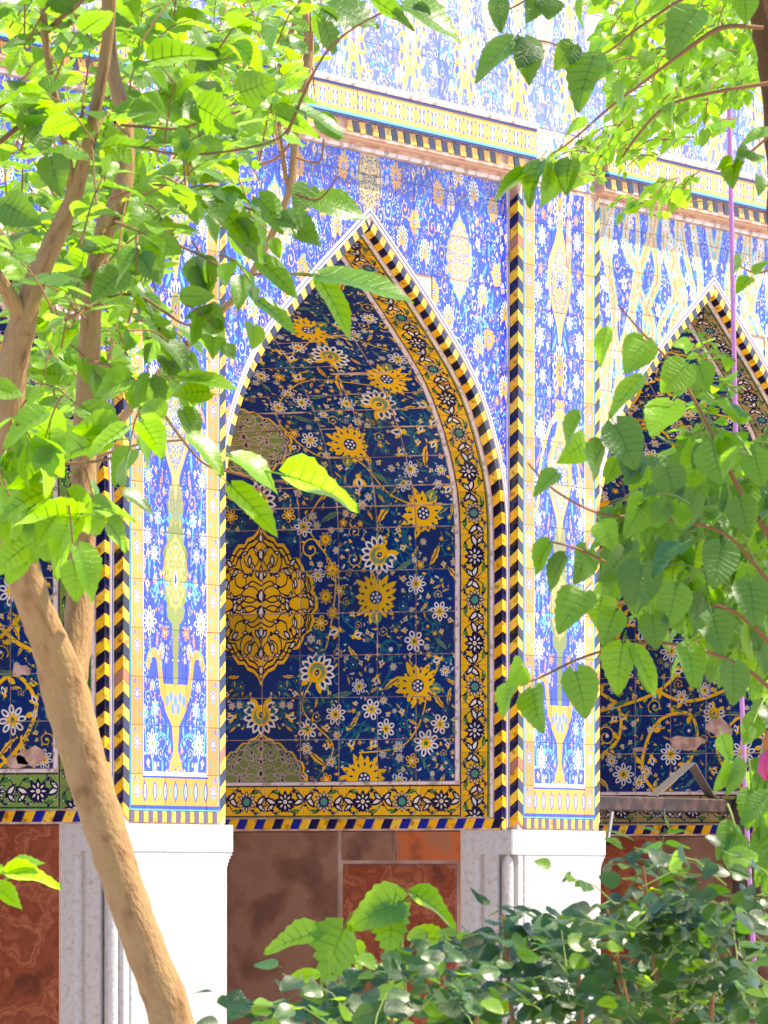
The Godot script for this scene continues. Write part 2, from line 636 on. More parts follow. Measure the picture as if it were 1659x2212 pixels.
func tube(g: Geo, path: Array, radii: Array, sides := 8, knobs := 0.0) -> void:
	var prev := []
	var x := Vector3.RIGHT
	var run := 0.0
	for i in path.size():
		var t: Vector3 = (path[mini(i + 1, path.size() - 1)] - path[maxi(i - 1, 0)]).normalized()
		x = (x - t * x.dot(t)).normalized() if i else (Vector3.RIGHT - t * t.x).normalized()
		var y := t.cross(x)
		if i:
			run += path[i].distance_to(path[i - 1])
		var ring := []
		for k in sides + 1:
			var a := TAU * k / sides
			var nn := x * cos(a) + y * sin(a)
			var rr: float = radii[i] * (1.0 + knobs * sin(a * 2.0 + i * 1.7) * 0.6 + knobs * sin(a * 3.0 - i * 2.3) * 0.5)
			ring.append([path[i] + nn * rr, nn, Vector2(float(k) / sides * 0.25, run)])
		if i:
			for k in sides:
				var a0: Array = prev[k]
				var a1: Array = prev[k + 1]
				var b0: Array = ring[k]
				var b1: Array = ring[k + 1]
				g.tri(a0[0], a1[0], b1[0], a0[1], a1[1], b1[1], a0[2], a1[2], b1[2])
				g.tri(a0[0], b1[0], b0[0], a0[1], b1[1], b0[1], a0[2], b1[2], b0[2])
		prev = ring
	var last: Vector3 = path[path.size() - 1]
	for k in sides:
		g.tri(prev[k][0], prev[k + 1][0], last, prev[k][1], prev[k + 1][1], (last - path[path.size() - 2]).normalized(), prev[k][2], prev[k + 1][2], prev[k][2])


func smooth(p: Array, per: int) -> Array:   # a Catmull-Rom curve through the points
	var out := []
	for i in p.size() - 1:
		var a = p[maxi(i - 1, 0)]
		var d = p[mini(i + 2, p.size() - 1)]
		for k in per:
			out.append(p[i].cubic_interpolate(p[i + 1], a, d, float(k) / per))
	out.append(p[p.size() - 1])
	return out


func smooth_f(p: Array, per: int) -> Array:
	var out := []
	for i in p.size() - 1:
		for k in per:
			out.append(lerpf(p[i], p[i + 1], float(k) / per))
	out.append(p[p.size() - 1])
	return out


# ---------------------------------------------------------------- the arch
func make_profile() -> void:
	var straight := [Vector2(1.682, 0.28), Vector2(1.682, 0.9), Vector2(1.682, 1.5)]
	var bent := smooth([Vector2(1.682, 1.5), Vector2(1.682, 1.80), Vector2(1.668, 1.99), Vector2(1.626, 2.15), Vector2(1.545, 2.305), Vector2(1.45, 2.44), Vector2(1.335, 2.57), Vector2(1.185, 2.695), Vector2(0.994, 2.82), Vector2(0.63, 3.035), Vector2(0.3, 3.215), Vector2(0, 3.378)], 8)
	var all := straight + bent.slice(1)
	var s := 0.28
	for i in all.size():
		if i:
			s += all[i].distance_to(all[i - 1])
		PS.append(s)
		PU.append(all[i].x)
		PV.append(all[i].y)


func arch(s: float) -> Array:      # [point, outward normal] at arc length s, right half of the arch
	var i := clampi(PS.bsearch(s), 1, PS.size() - 1)
	var t := (s - PS[i - 1]) / (PS[i] - PS[i - 1])
	var p := Vector2(lerpf(PU[i - 1], PU[i], t), lerpf(PV[i - 1], PV[i], t))
	var a := maxi(i - 2, 0)
	var b := mini(i + 1, PS.size() - 1)
	var d := Vector2(PU[b] - PU[a], PV[b] - PV[a]).normalized()
	return [p, Vector2(d.y, -d.x)]


func s_end() -> float:
	return PS[PS.size() - 1]


# a long strip swept along one half of the arch (side = 1 right, -1 left): q runs across it, h is its face above the spandrel
func arch_strip(g: Geo, uc: float, side: float, q0: float, q1: float, face: float, z0: float, s0: float, s1: float) -> void:
	var n := 56
	var last := []
	for i in n + 1:
		var s := lerpf(s0, s1, float(i) / n)
		var e: Array = arch(s)
		var row := []
		for q in [q0, q1]:
			var p: Vector2 = e[0] + e[1] * q
			if p.x < 0:      # the two halves meet on the axis
				p = Vector2(0, p.y)
			row.append(Vector3(uc + side * p.x, p.y + EYE, z0 + face))
		if s >= s_end() - 0.002:
			var tip: Vector2 = e[0]
			for k in 2:
				var q: float = [q0, q1][k]
				row[k] = Vector3(uc, tip.y + q / maxf(0.4, e[1].y) + EYE, z0 + face)
		row.append(row[0] + Vector3(0, 0, -face - 0.01))
		row.append(row[1] + Vector3(0, 0, -face - 0.01))
		if i:
			g.quad(last[0], last[1], row[1], row[0], Vector3.BACK)
			var ins := Vector3(-side * e[1].x, -e[1].y, 0)
			g.quad(last[2], last[0], row[0], row[2], ins)
			g.quad(last[3], last[1], row[1], row[3], -ins)
		last = row


# ---------------------------------------------------------------- the painted designs
func vine(c: Canvas, p: Array, wd: float, col: Color, g: RandomNumberGenerator, knots := true) -> void:
	c.home()
	var s := smooth(p, 8)
	c.line(s, wd, col)
	if knots:
		for i in range(3, s.size() - 1, 5):
			var dirn: Vector2 = (s[i + 1] - s[i]).normalized()
			var side := 1.0 if i % 2 else -1.0
			c.put(s[i] + Vector2(-dirn.y, dirn.x) * side * wd * 0.9, wd * 1.7, dirn.angle() - PI / 2 + side * 0.9)
			c.fill(Canvas.petal(-0.4, 1.2, 0.45), col)
	c.home()


func paint_niche(seed_: int) -> ImageTexture:      # the middle niche: half of its side wall, from the front border to the axis of the medallions
	var g := RandomNumberGenerator.new()
	g.seed = seed_
	var c := Canvas.new(Vector2(0.33, 0.54), Vector2(1.49, 4.24), Vector2(520, 520), NAVY)
	var set_ := {"white": CREAM, "ground": NAVY, "gold": GOLD, "green": Color(0.42, 0.52, 0.36), "stem": TEAL, "curl": 0.16, "scroll": Color(0.12, 0.45, 0.50), "sprays": 0.16}
	for p in [[Vector2(1.2, 0.5), Vector2(0.9, 0.9), Vector2(0.7, 1.2), Vector2(1.0, 1.45), Vector2(0.72, 1.7), Vector2(0.6, 2.0), Vector2(0.8, 2.3)], [Vector2(0.45, 0.55), Vector2(0.62, 0.9), Vector2(0.42, 1.3), Vector2(0.6, 1.65), Vector2(0.7, 1.9)], [Vector2(1.2, 2.1), Vector2(0.9, 2.25), Vector2(0.7, 2.6), Vector2(0.95, 2.95), Vector2(0.6, 3.3)], [Vector2(1.4, 3.0), Vector2(1.1, 3.2), Vector2(0.9, 3.6), Vector2(1.2, 3.9)]]:
		vine(c, p, 0.011, TEAL, g)
	for p in [[Vector2(1.12, 0.6), Vector2(1.06, 0.75), Vector2(1.24, 0.95), Vector2(1.12, 1.2), Vector2(1.06, 1.45), Vector2(1.05, 1.7), Vector2(1.2, 1.95), Vector2(1.0, 2.2)], [Vector2(0.6, 1.2), Vector2(0.5, 1.0), Vector2(0.62, 0.75), Vector2(0.9, 0.7)], [Vector2(0.45, 2.0), Vector2(0.7, 2.1), Vector2(0.85, 2.3), Vector2(1.1, 2.35), Vector2(1.25, 2.6), Vector2(1.0, 2.85), Vector2(0.6, 2.8)], [Vector2(0.4, 3.1), Vector2(0.7, 3.25), Vector2(1.0, 3.1), Vector2(1.2, 3.3)]]:
		vine(c, p, 0.008, GOLD, g)
	c.medallion(Vector2(1.49, 1.515), 0.345, 0.45, GOLD, Color(0.06, 0.08, 0.26), GOLD, Color(0.06, 0.08, 0.26), CREAM)
	for y in [0.565, 2.44, 3.42]:
		c.medallion(Vector2(1.49, y), 0.285, 0.27, GOLD, NAVY, MOSS, Color(0.78, 0.66, 0.62), NIGHT)
	for p in [[0.79, 3.3], [0.51, 2.85], [0.87, 2.4], [0.51, 1.99], [0.8, 1.54], [0.55, 1.06], [0.87, 0.56], [1.1, 3.75], [0.55, 3.85]]:
		c.sunburst(Vector2(p[0], p[1]), 0.134, g.randf() * TAU, GOLD, NAVY, CREAM, Color(0.45, 0.56, 0.36), g)
	for p in [[0.76, 3.06, 0.6], [0.78, 1.77, -2.2], [1.15, 1.14, 0.4], [1.49, 0.91, PI], [0.62, 2.66, 1.0], [1.49, 2.08, 0.0], [1.15, 3.5, 0.5]]:
		c.palmette(Vector2(p[0], p[1]), 0.106, p[2], CREAM, NAVY, Color(0.46, 0.56, 0.40), GOLD, NAVY)
	for p in [[1.23, 1.93, 0.055], [0.56, 1.61, 0.06], [0.57, 1.3, 0.06], [1.21, 0.83, 0.06], [0.74, 0.83, 0.055], [0.5, 0.75, 0.075], [0.42, 1.46, 0.055], [0.61, 2.16, 0.05], [0.55, 2.24, 0.05], [1.22, 2.66, 0.05], [1.07, 2.69, 0.05], [0.81, 2.67, 0.05], [0.55, 3.24, 0.05], [0.4, 3.39, 0.05], [1.23, 2.91, 0.05], [1.04, 0.91, 0.06], [0.9, 1.06, 0.045]]:
		c.rosette(Vector2(p[0], p[1]), p[2], g.randf() * TAU, g.randi_range(6, 8), CREAM, NAVY, GOLD, LEAFG)
	for p in [[1.06, 1.69, 0.05], [1.06, 1.46, 0.035], [1.1, 1.55, 0.042], [1.1, 1.86, 0.04]]:
		c.rosette(Vector2(p[0], p[1]), p[2], 0.3, 9, GOLD, NAVY, GOLD, LEAFG)
	for p in [[0.79, 2.83, 0.08, 0.4], [0.74, 1.99, 0.08, 0.9], [0.42, 0.98, 0.06, -0.4], [0.7, 1.07, 0.07, 1.2], [0.36, 1.0, 0.05, 0.4]]:
		c.frond(Vector2(p[0], p[1]), p[2], p[3], GOLD, NAVY)
	c.scatter(500, 0.036, 0.07, g, set_)
	c.scatter(2600, 0.013, 0.036, g, set_)
	c.sprinkle(2600, 0.007, 0.015, g, [GOLD, Color(0.42, 0.52, 0.36), Color(0.12, 0.45, 0.50), CREAM, GOLD])
	c.age(g, 6000, PINK)
	return c.done(1)


func paint_vines(seed_: int) -> ImageTexture:      # the niches to both sides: gold interlaced vines on navy
	var g := RandomNumberGenerator.new()
	g.seed = seed_
	var c := Canvas.new(Vector2(0.33, 0.54), Vector2(1.49, 4.24), Vector2(440, 440), NAVY.darkened(0.06))
	var set_ := {"white": CREAM, "ground": NAVY, "gold": GOLD, "green": Color(0.36, 0.48, 0.36), "stem": TEAL, "curl": 0.2, "scroll": Color(0.12, 0.45, 0.50)}
	for k in 6:
		var y := 0.45 + k * 0.62
		vine(c, [Vector2(0.3, y), Vector2(0.55, y + 0.1), Vector2(0.72, y + 0.35), Vector2(0.55, y + 0.55), Vector2(0.42, y + 0.38), Vector2(0.6, y + 0.12), Vector2(0.95, y + 0.02), Vector2(1.2, y + 0.2), Vector2(1.12, y + 0.5), Vector2(0.9, y + 0.56), Vector2(0.86, y + 0.35), Vector2(1.1, y + 0.08), Vector2(1.5, y - 0.04)], 0.02, GOLD, g)
		vine(c, [Vector2(1.49, y + 0.3), Vector2(1.36, y + 0.42), Vector2(1.36, y + 0.6), Vector2(1.49, y + 0.7)], 0.02, GOLD, g)
		for p in [[0.55, 0.33, 0.075], [1.02, 0.32, 0.07], [0.8, 0.08, 0.05], [1.33, 0.2, 0.07], [0.38, 0.14, 0.05]]:
			c.rosette(Vector2(p[0], y + p[1]), p[2], g.randf() * TAU, 8, CREAM, NAVY, GOLD, LEAFG)
		c.palmette(Vector2(0.74, y + 0.56), 0.07, g.randf() * TAU, CREAM, NAVY, MOSS, GOLD, NAVY)
	c.scatter(400, 0.034, 0.065, g, set_)
	c.scatter(1500, 0.014, 0.034, g, set_)
	c.sprinkle(2000, 0.008, 0.016, g, [GOLD, Color(0.36, 0.48, 0.36), Color(0.12, 0.45, 0.50), GOLD])
	c.age(g, 5000, PINK)
	return c.done(1)


func paint_border(ground: Color, seed_: int) -> ImageTexture:   # 0.467 m long, 0.177 m wide, repeats
	var g := RandomNumberGenerator.new()
	g.seed = seed_
	var c := Canvas.new(Vector2.ZERO, Vector2(0.467, 0.177), Vector2(720, 720), ground)
	c.wrap_x = true
	for k in 2:
		var x := 0.0 + k * 0.2335
		c.home()
		var s := 1.0 if k else -1.0
		for e in [-1.0, 1.0]:
			c.arc(Vector2(x, 0.088 - e * 0.062), Vector2(0.072, 0.05), -PI * (0.1 if e < 0 else 0.9) - (0.0 if e < 0 else -PI * 0.8), PI * 0.9 if e < 0 else 0.0, 0.0055, NIGHT, 10)
			c.put(Vector2(x + e * 0.035, 0.088), 0.044, e * 0.9 + s * 0.2)
			c.fill(Canvas.petal(-1.0, 1.15, 0.46), NIGHT)
			c.fill(Canvas.petal(-0.6, 0.75, 0.22), CREAM)
			c.put(Vector2(x + e * 0.03, 0.088 + 0.03 * s), 0.034, e * 2.3)
			c.fill(Canvas.petal(-1.0, 1.1, 0.5), NIGHT)
			c.fill(Canvas.petal(-0.5, 0.7, 0.24), CREAM)
			c.put(Vector2(x + e * 0.06, 0.088 - s * 0.05), 0.028, e * 1.3)
			c.fill(Canvas.petal(-1.0, 1.0, 0.34), LEAFG)
			c.rosette(Vector2(x + e * 0.062, 0.088 + s * 0.062), 0.014, 0.0, 5, NIGHT, CREAM, NIGHT, CREAM)
		c.home()
	c.rosette(Vector2(0.1168, 0.088), 0.056, 0.0, 12, NIGHT, CREAM, Color(0.10, 0.36, 0.45), NIGHT)
	c.put(Vector2(0.1168, 0.088), 0.022)
	c.fill(Canvas.oval(Vector2.ZERO, 1, 1), LEAFG.lerp(AQUA, 0.4))
	c.put(Vector2(0.3503, 0.088), 0.064)
	for i in 9:
		c.fill(Canvas.turned(Canvas.petal(0.1, 1.0, 0.22), TAU * i / 9), NIGHT)
	for i in 6:
		c.fill(Canvas.turned(Canvas.petal(0.06, 0.42, 0.1), TAU * i / 6), CREAM)
	c.fill(Canvas.oval(Vector2.ZERO, 0.1, 0.1, 6), GOLD)
	c.home()
	for ph in [0.0, PI]:          # two stems wind past each other along the band
		var p := []
		for i in 41:
			p.append(Vector2(i / 40.0 * 0.467, 0.0885 + 0.064 * sin(i / 40.0 * TAU * 2.0 + ph)))
		c.line(p, 0.0048, NIGHT)
		for i in range(1, 40, 3):
			c.put(p[i], 0.014, i * 1.9)
			c.fill(Canvas.petal(-0.3, 1.3, 0.5), NIGHT if i % 2 else LEAFG)
			if i % 2 == 0:
				c.fill(Canvas.petal(0.1, 0.9, 0.25), CREAM)
			c.home()
	c.rosette(Vector2(0.1168, 0.088), 0.058, 0.0, 12, NIGHT, CREAM, Color(0.08, 0.20, 0.44), NIGHT)
	c.put(Vector2(0.1168, 0.088), 0.02)
	c.fill(Canvas.oval(Vector2.ZERO, 1, 1), LEAFG.lerp(AQUA, 0.5))
	c.put(Vector2(0.3503, 0.088), 0.06)
	for i in 8:
		c.fill(Canvas.turned(Canvas.petal(0.1, 1.0, 0.26), TAU * i / 8), NIGHT)
	for i in 8:
		c.fill(Canvas.turned(Canvas.petal(0.3, 0.72, 0.09), TAU * i / 8), CREAM)
	c.fill(Canvas.oval(Vector2.ZERO, 0.2, 0.2, 8), CREAM)
	c.fill(Canvas.oval(Vector2.ZERO, 0.1, 0.1, 6), GOLD)
	c.home()
	for q in [[0.004, 0.006, LEAFG], [0.0115, 0.006, NIGHT], [0.1715, 0.007, NIGHT]]:
		c.line([Vector2(-0.02, q[0]), Vector2(0.49, q[0])], q[1], q[2])
	c.age(g, 700, PINK)
	return c.done()


func paint_spandrel(seed_: int, bands: bool) -> ImageTexture:   # half of the wall round an arch, from its axis outwards
	var g := RandomNumberGenerator.new()
	g.seed = seed_
	var c := Canvas.new(Vector2(0, 1.78), Vector2(1.8, 3.8), Vector2(440, 520), COBALT)
	var set_ := {"white": Color(0.9, 0.9, 0.9), "ground": COBALT, "gold": Color(0.85, 0.62, 0.15), "green": Color(0.30, 0.55, 0.62), "stem": AQUA, "upright": true, "sprays": 0.06, "curl": 0.5, "scroll": Color(0.66, 0.74, 0.90)}
	if bands:      # interlaced cloud bands, gold with an aqua edge
		for pass_ in 3:
			var wd: float = [0.1, 0.075, 0.02][pass_]
			var col: Color = [AQUA, Color(0.85, 0.70, 0.36), Color(0.62, 0.52, 0.40)][pass_]
			for k in 5:
				var x := 0.1 + k * 0.38
				var h := RandomNumberGenerator.new()
				h.seed = 700 + k
				for strand in 3:
					var p := []
					for m in 10:
						p.append(Vector2(x + strand * 0.13 + h.randf_range(-0.17, 0.17), 1.7 + m * 0.24 + h.randf_range(-0.07, 0.07)))
					vine(c, p, wd * (1.0 if strand < 2 else 0.7), col, g, false)
		for i in 60:
			c.rosette(Vector2(g.randf() * 1.8, 1.8 + g.randf() * 2.0), 0.045, g.randf() * TAU, 6, Color(0.9, 0.88, 0.84), Color(0.4, 0.45, 0.75), Color(0.85, 0.7, 0.36), COBALT)
		c.scatter(900, 0.014, 0.045, g, set_)
	else:
		c.medallion(Vector2(0.0, 3.62), 0.16, 0.24, Color(0.85, 0.62, 0.15), COBALT, Color(0.85, 0.72, 0.40), NIGHT, CREAM)
		c.medallion(Vector2(1.12, 3.3), 0.17, 0.26, AQUA, Color(0.85, 0.62, 0.15), Color(0.85, 0.72, 0.40), Color(0.35, 0.40, 0.72), CREAM)
		for p in [[0.55, 3.45], [1.55, 3.6], [1.5, 2.9], [0.85, 3.62], [0.8, 3.1], [1.62, 2.3], [1.6, 3.25], [0.32, 3.66]]:
			c.sunburst(Vector2(p[0], p[1]), 0.078, g.randf() * TAU, Color(0.85, 0.62, 0.15), COBALT, CREAM, Color(0.5, 0.62, 0.45), g)
		for p in [[0.4, 3.35], [1.3, 3.66], [1.36, 2.85], [1.7, 2.65], [0.68, 3.3], [1.72, 3.05], [1.42, 3.12], [0.98, 2.98], [1.1, 3.74]]:
			c.palmette(Vector2(p[0], p[1]), 0.07, g.randf_range(-0.5, 0.5), Color(0.9, 0.9, 0.9), COBALT, Color(0.6, 0.64, 0.45), Color(0.85, 0.62, 0.15), COBALT)
		c.scatter(420, 0.036, 0.06, g, set_)
		c.scatter(2600, 0.016, 0.036, g, set_)
	c.sprinkle(4200, 0.007, 0.016, g, [Color(0.85, 0.66, 0.2), Color(0.9, 0.88, 0.84), Color(0.66, 0.74, 0.90), Color(0.85, 0.66, 0.2), AQUA])
	c.age(g, 5000, CREAM)
	return c.done(-1)


func paint_pier() -> ImageTexture:      # half of a pier's panel, from its left edge (0) to its axis (0.4895)
	var g := RandomNumberGenerator.new()
	g.seed = 41
	var c := Canvas.new(Vector2(0, 0.345), Vector2(0.4895, 3.76), Vector2(640, 520), COBALT)
	var yellow := Color(0.84, 0.58, 0.12)
	var white := Color(0.80, 0.80, 0.80)
	var ax := 0.4895
	var set_ := {"white": white, "ground": COBALT, "gold": yellow, "green": Color(0.35, 0.62, 0.66), "stem": AQUA, "upright": true, "curl": 0.4, "scroll": Color(0.62, 0.74, 0.88), "sprays": 0.06}
	for base in [0.54]:       # a vase of flowers on a stand
		c.home()
		vine(c, [Vector2(ax, base + 0.33), Vector2(0.36, base + 0.36), Vector2(0.30, base + 0.55), Vector2(0.22, base + 0.56), Vector2(0.19, base + 0.5)], 0.045, yellow, g, false)
		c.fill(PackedVector2Array([Vector2(ax + 0.1, base + 0.42), Vector2(0.36, base + 0.42), Vector2(0.37, base + 0.3), Vector2(0.45, base + 0.22), Vector2(0.465, base + 0.1), Vector2(0.41, base), Vector2(ax + 0.1, base)]), yellow)
		for q in [[0.0, 0.34], [-0.05, 0.36], [-0.09, 0.34], [-0.03, 0.3]]:
			c.fill(Canvas.oval(Vector2(ax + q[0], base + q[1]), 0.02, 0.028), Color(0.35, 0.5, 0.85))
		for q in [[0.0, 0.48, 0.03], [0.0, 0.6, 0.035], [0.0, 0.7, 0.04], [0, 0.78, 0.1], [0, 0.86, 0.125], [0, 0.96, 0.145], [0, 1.05, 0.135], [0, 1.14, 0.10], [0, 1.22, 0.08], [0, 1.28, 0.09], [0, 1.34, 0.075], [0, 1.4, 0.045], [0, 1.46, 0.025]]:
			c.fill(Canvas.oval(Vector2(ax, base + q[1]), q[2], 0.075), Color(0.48, 0.52, 0.20))
		for q in [[0.0, 0.9, 0.05], [-0.06, 1.0, 0.03], [-0.05, 0.82, 0.03], [-0.09, 0.92, 0.025], [0.0, 1.1, 0.035], [0.0, 1.3, 0.03], [-0.05, 1.2, 0.02]]:
			c.fill(Transform2D(0, Vector2(ax + q[0], base + q[1])) * Canvas.petal(-q[2], q[2], q[2] * 0.55), Color(0.74, 0.60, 0.20))
		c.medallion(Vector2(ax, base + 0.96), 0.135, 0.2, Color(0.80, 0.66, 0.28), Color(0.45, 0.50, 0.30), Color(0.50, 0.54, 0.22), Color(0.80, 0.62, 0.22), white)
		c.medallion(Vector2(ax, base + 1.3), 0.075, 0.12, Color(0.80, 0.66, 0.28), Color(0.45, 0.50, 0.30), Color(0.56, 0.54, 0.22), Color(0.40, 0.46, 0.30), white)
		c.fill(Transform2D(0, Vector2(ax, base + 0.93)) * Canvas.petal(-0.05, 0.05, 0.026), white)
		c.fill(Transform2D(0, Vector2(ax, base + 0.93)) * Canvas.petal(-0.03, 0.03, 0.014), COBALT)
		for i in 7:
			c.mark(Vector2(ax, base + 0.15 + i * 0.22), [0.06, 0.16, 0.05, 0.13, 0.15, 0.1, 0.04][i])
		c.mark(Vector2(0.26, base + 0.5), 0.06)
		for q in [[0.24, 0.13, 0.072], [0.21, 0.72, 0.075], [0.19, 1.13, 0.05], [0.26, 1.05, 0.045], [0.2, 1.42, 0.05], [0.3, 1.22, 0.04], [0.27, 0.3, 0.045], [0.16, 0.28, 0.04]]:
			c.rosette(Vector2(q[0], base + q[1]), q[2], 0.0, 8, white, COBALT, white, Color(0.48, 0.52, 0.20))
			c.home()
			c.line([Vector2(q[0] + 0.02, base + q[1] - 0.2), Vector2(q[0], base + q[1] - q[2])], 0.012, AQUA)
		c.sunburst(Vector2(ax, base + 1.62), 0.12, 0.0, yellow, COBALT, white, Color(0.5, 0.66, 0.66), g)
		c.put(Vector2(ax, base + 1.62), 0.07)
		c.fill(Canvas.petal(-0.9, 1.1, 0.5), AQUA)
		c.fill(Canvas.petal(-0.6, 0.7, 0.3), white)
		for q in [[0.21, 1.62, 0.075], [0.27, 1.85, 0.05], [0.2, 1.9, 0.04], [0.4, 1.84, 0.04]]:
			c.rosette(Vector2(q[0], base + q[1]), q[2], 0.0, 8, white, COBALT, white, Color(0.48, 0.52, 0.20))
	c.palmette(Vector2(ax, 2.78), 0.1, 0.0, white, COBALT, Color(0.50, 0.54, 0.22), yellow, COBALT, Vector2(1.0, 1.5))
	c.sunburst(Vector2(ax, 2.56), 0.085, 0.0, yellow, COBALT, white, Color(0.5, 0.66, 0.66), g)
	c.palmette(Vector2(ax, 3.66), 0.09, PI, white, COBALT, white, yellow, COBALT, Vector2(1.0, 1.3))
	for q in [[0.24, 2.45, 0.065], [0.22, 2.95, 0.065], [0.26, 2.74, 0.05], [0.2, 3.2, 0.06], [0.25, 3.5, 0.06], [0.36, 3.05, 0.045], [0.36, 3.58, 0.04], [0.35, 2.66, 0.04]]:
		c.rosette(Vector2(q[0], q[1]), q[2], 0.0, 8, white, COBALT, white, Color(0.50, 0.54, 0.22))
	for y in [2.22, 3.28]:            # a gold cartouche, pointed above and below
		c.home()
		for l in [[1.0, Color(0.86, 0.62, 0.34)], [0.88, Color(0.70, 0.72, 0.34)], [0.55, Color(0.80, 0.74, 0.38)]]:
			var k: float = l[0]
			c.fill(PackedVector2Array([Vector2(ax, y + 0.34 * k), Vector2(ax - 0.07 * k, y + 0.2 * k), Vector2(ax - 0.15 * k, y + 0.1 * k), Vector2(ax - 0.17 * k, y), Vector2(ax - 0.13 * k, y - 0.12 * k), Vector2(ax - 0.05 * k, y - 0.24 * k), Vector2(ax, y - 0.38 * k), Vector2(ax + 0.2, y)]), l[1])
		c.medallion(Vector2(ax, y - 0.02), 0.12, 0.24, Color(0.80, 0.66, 0.28), COBALT, Color(0.74, 0.68, 0.30), Color(0.36, 0.40, 0.62), white)
		c.palmette(Vector2(ax, y), 0.06, 0.0, white, COBALT, white, COBALT, yellow)
		c.rosette(Vector2(ax - 0.09, y + 0.06), 0.026, 0.0, 6, white, yellow, white, yellow)
		c.mark(Vector2(ax, y + 0.12), 0.16)
		c.mark(Vector2(ax, y - 0.15), 0.12)
	c.home()
	for y in [2.06]:           # gold ribbons that part from the border
		vine(c, [Vector2(0.10, y - 0.12), Vector2(0.2, y), Vector2(0.23, y + 0.2), Vector2(0.36, y + 0.42), Vector2(ax, y + 0.5)], 0.03, Color(0.86, 0.66, 0.30), g, false)
	c.scatter(400, 0.026, 0.055, g, set_)
	c.scatter(1300, 0.011, 0.026, g, set_)
	c.sprinkle(1800, 0.006, 0.013, g, [yellow, white, AQUA, Color(0.62, 0.74, 0.88)])
	c.home()
	# the frame: white line, gold border with small flowers, aqua and blue edge
	c.fill(rect(0, 0.3, 0.152, 4.0), white)
	c.fill(rect(0, 0.3, 0.6, 0.535), white)
	c.fill(rect(0, 0.3, 0.6, 0.515), COBALT.darkened(0.2))
	c.fill(rect(0, 0.3, 0.14, 4.0), Color(0.45, 0.36, 0.45))
	c.fill(rect(0, 0.3, 0.135, 4.0), yellow)
	c.fill(rect(0, 0.3, 0.6, 0.505), yellow)
	for i in 15:
		var y := 0.44 + i * 0.234
		var cc := Vector2(0.078, y)
		c.rosette(cc, 0.038, 0.0, 7, Color(0.42, 0.44, 0.72), white, white, Color(0.5, 0.66, 0.4))
		c.home()
		for s in [-1.0, 1.0]:
			c.arc(Vector2(0.078, y + 0.117), Vector2(0.03 * s, 0.075), -1.2, 1.3, 0.006, Color(0.45, 0.42, 0.62), 8)
			c.put(Vector2(0.078 + 0.025 * s, y + 0.1 + 0.04 * s), 0.022, s)
			c.fill(Canvas.petal(-1, 1, 0.45), Color(0.36, 0.6, 0.66) if s > 0 else Color(0.42, 0.44, 0.72))
			c.home()
	for i in 4:
		var cc := Vector2(0.16 + i * 0.11, 0.44)
		c.put(cc, 0.05)
		c.fill(Canvas.petal(-1.1, 1.1, 0.56), Color(0.34, 0.34, 0.62))
		c.fill(Canvas.petal(-0.75, 0.75, 0.26), white)
		c.fill(Canvas.petal(-0.3, 0.3, 0.16), Color(0.5, 0.66, 0.4))
		c.put(cc + Vector2(0.055, 0), 0.032)
		c.fill(Canvas.petal(-1, 1, 0.3), Color(0.5, 0.62, 0.45))
	c.home()
	c.fill(rect(0, 0.3, 0.021, 4.0), AQUA)
	c.fill(rect(0, 0.3, 0.6, 0.372), AQUA)
	c.fill(rect(0.008, 0.3, 0.0145, 4.0), Color(0.08, 0.16, 0.5))
	c.fill(rect(0.008, 0.354, 0.6, 0.372), Color(0.08, 0.2, 0.6))
	c.age(g, 4000, CREAM)
	return c.done(1)


func paint_upper() -> ImageTexture:       # the wall above the cornices: rows of tall palmettes, colours paled for the glare up there, repeats
	var g := RandomNumberGenerator.new()
	g.seed = 57
	var c := Canvas.new(Vector2.ZERO, Vector2(1.38, 1.38), Vector2(440, 440), GLARE_COBALT)
	c.wrap_x = true
	var yellow := Color(0.88, 0.70, 0.28)
	var white := Color(0.9, 0.9, 0.9)
	var set_ := {"white": white, "ground": GLARE_COBALT, "gold": yellow, "green": Color(0.40, 0.62, 0.72), "stem": AQUA, "upright": true, "curl": 0.5, "scroll": Color(0.72, 0.78, 0.90), "sprays": 0.05}
	for i in 4:
		for j in 2:
			var p := Vector2(0.17 + i * 0.345, 0.25 + j * 0.69 + (0.34 if i % 2 else 0.0))
			if i % 2:
				c.medallion(p, 0.13, 0.27, yellow, white, Color(0.86, 0.76, 0.46), Color(0.4, 0.45, 0.75), white)
			else:
				c.palmette(p, 0.15, 0.0, yellow, GLARE_COBALT, white, yellow, GLARE_COBALT, Vector2(1.0, 1.7))
				c.palmette(p + Vector2(0, 0.36), 0.12, PI, white, GLARE_COBALT, Color(0.6, 0.68, 0.5), yellow, GLARE_COBALT, Vector2(1.0, 1.6))
			c.rosette(p + Vector2(0.17, 0.12), 0.085, 0.0, 8, white, GLARE_COBALT, yellow, GLARE_COBALT)
			c.rosette(p + Vector2(0.17, -0.2), 0.075, 0.0, 6, yellow, GLARE_COBALT, white, GLARE_COBALT)
	c.scatter(1600, 0.014, 0.05, g, set_)
	c.sprinkle(2400, 0.008, 0.018, g, [yellow, white, Color(0.72, 0.78, 0.90), yellow])
	c.age(g, 2500, CREAM)
	return c.done()


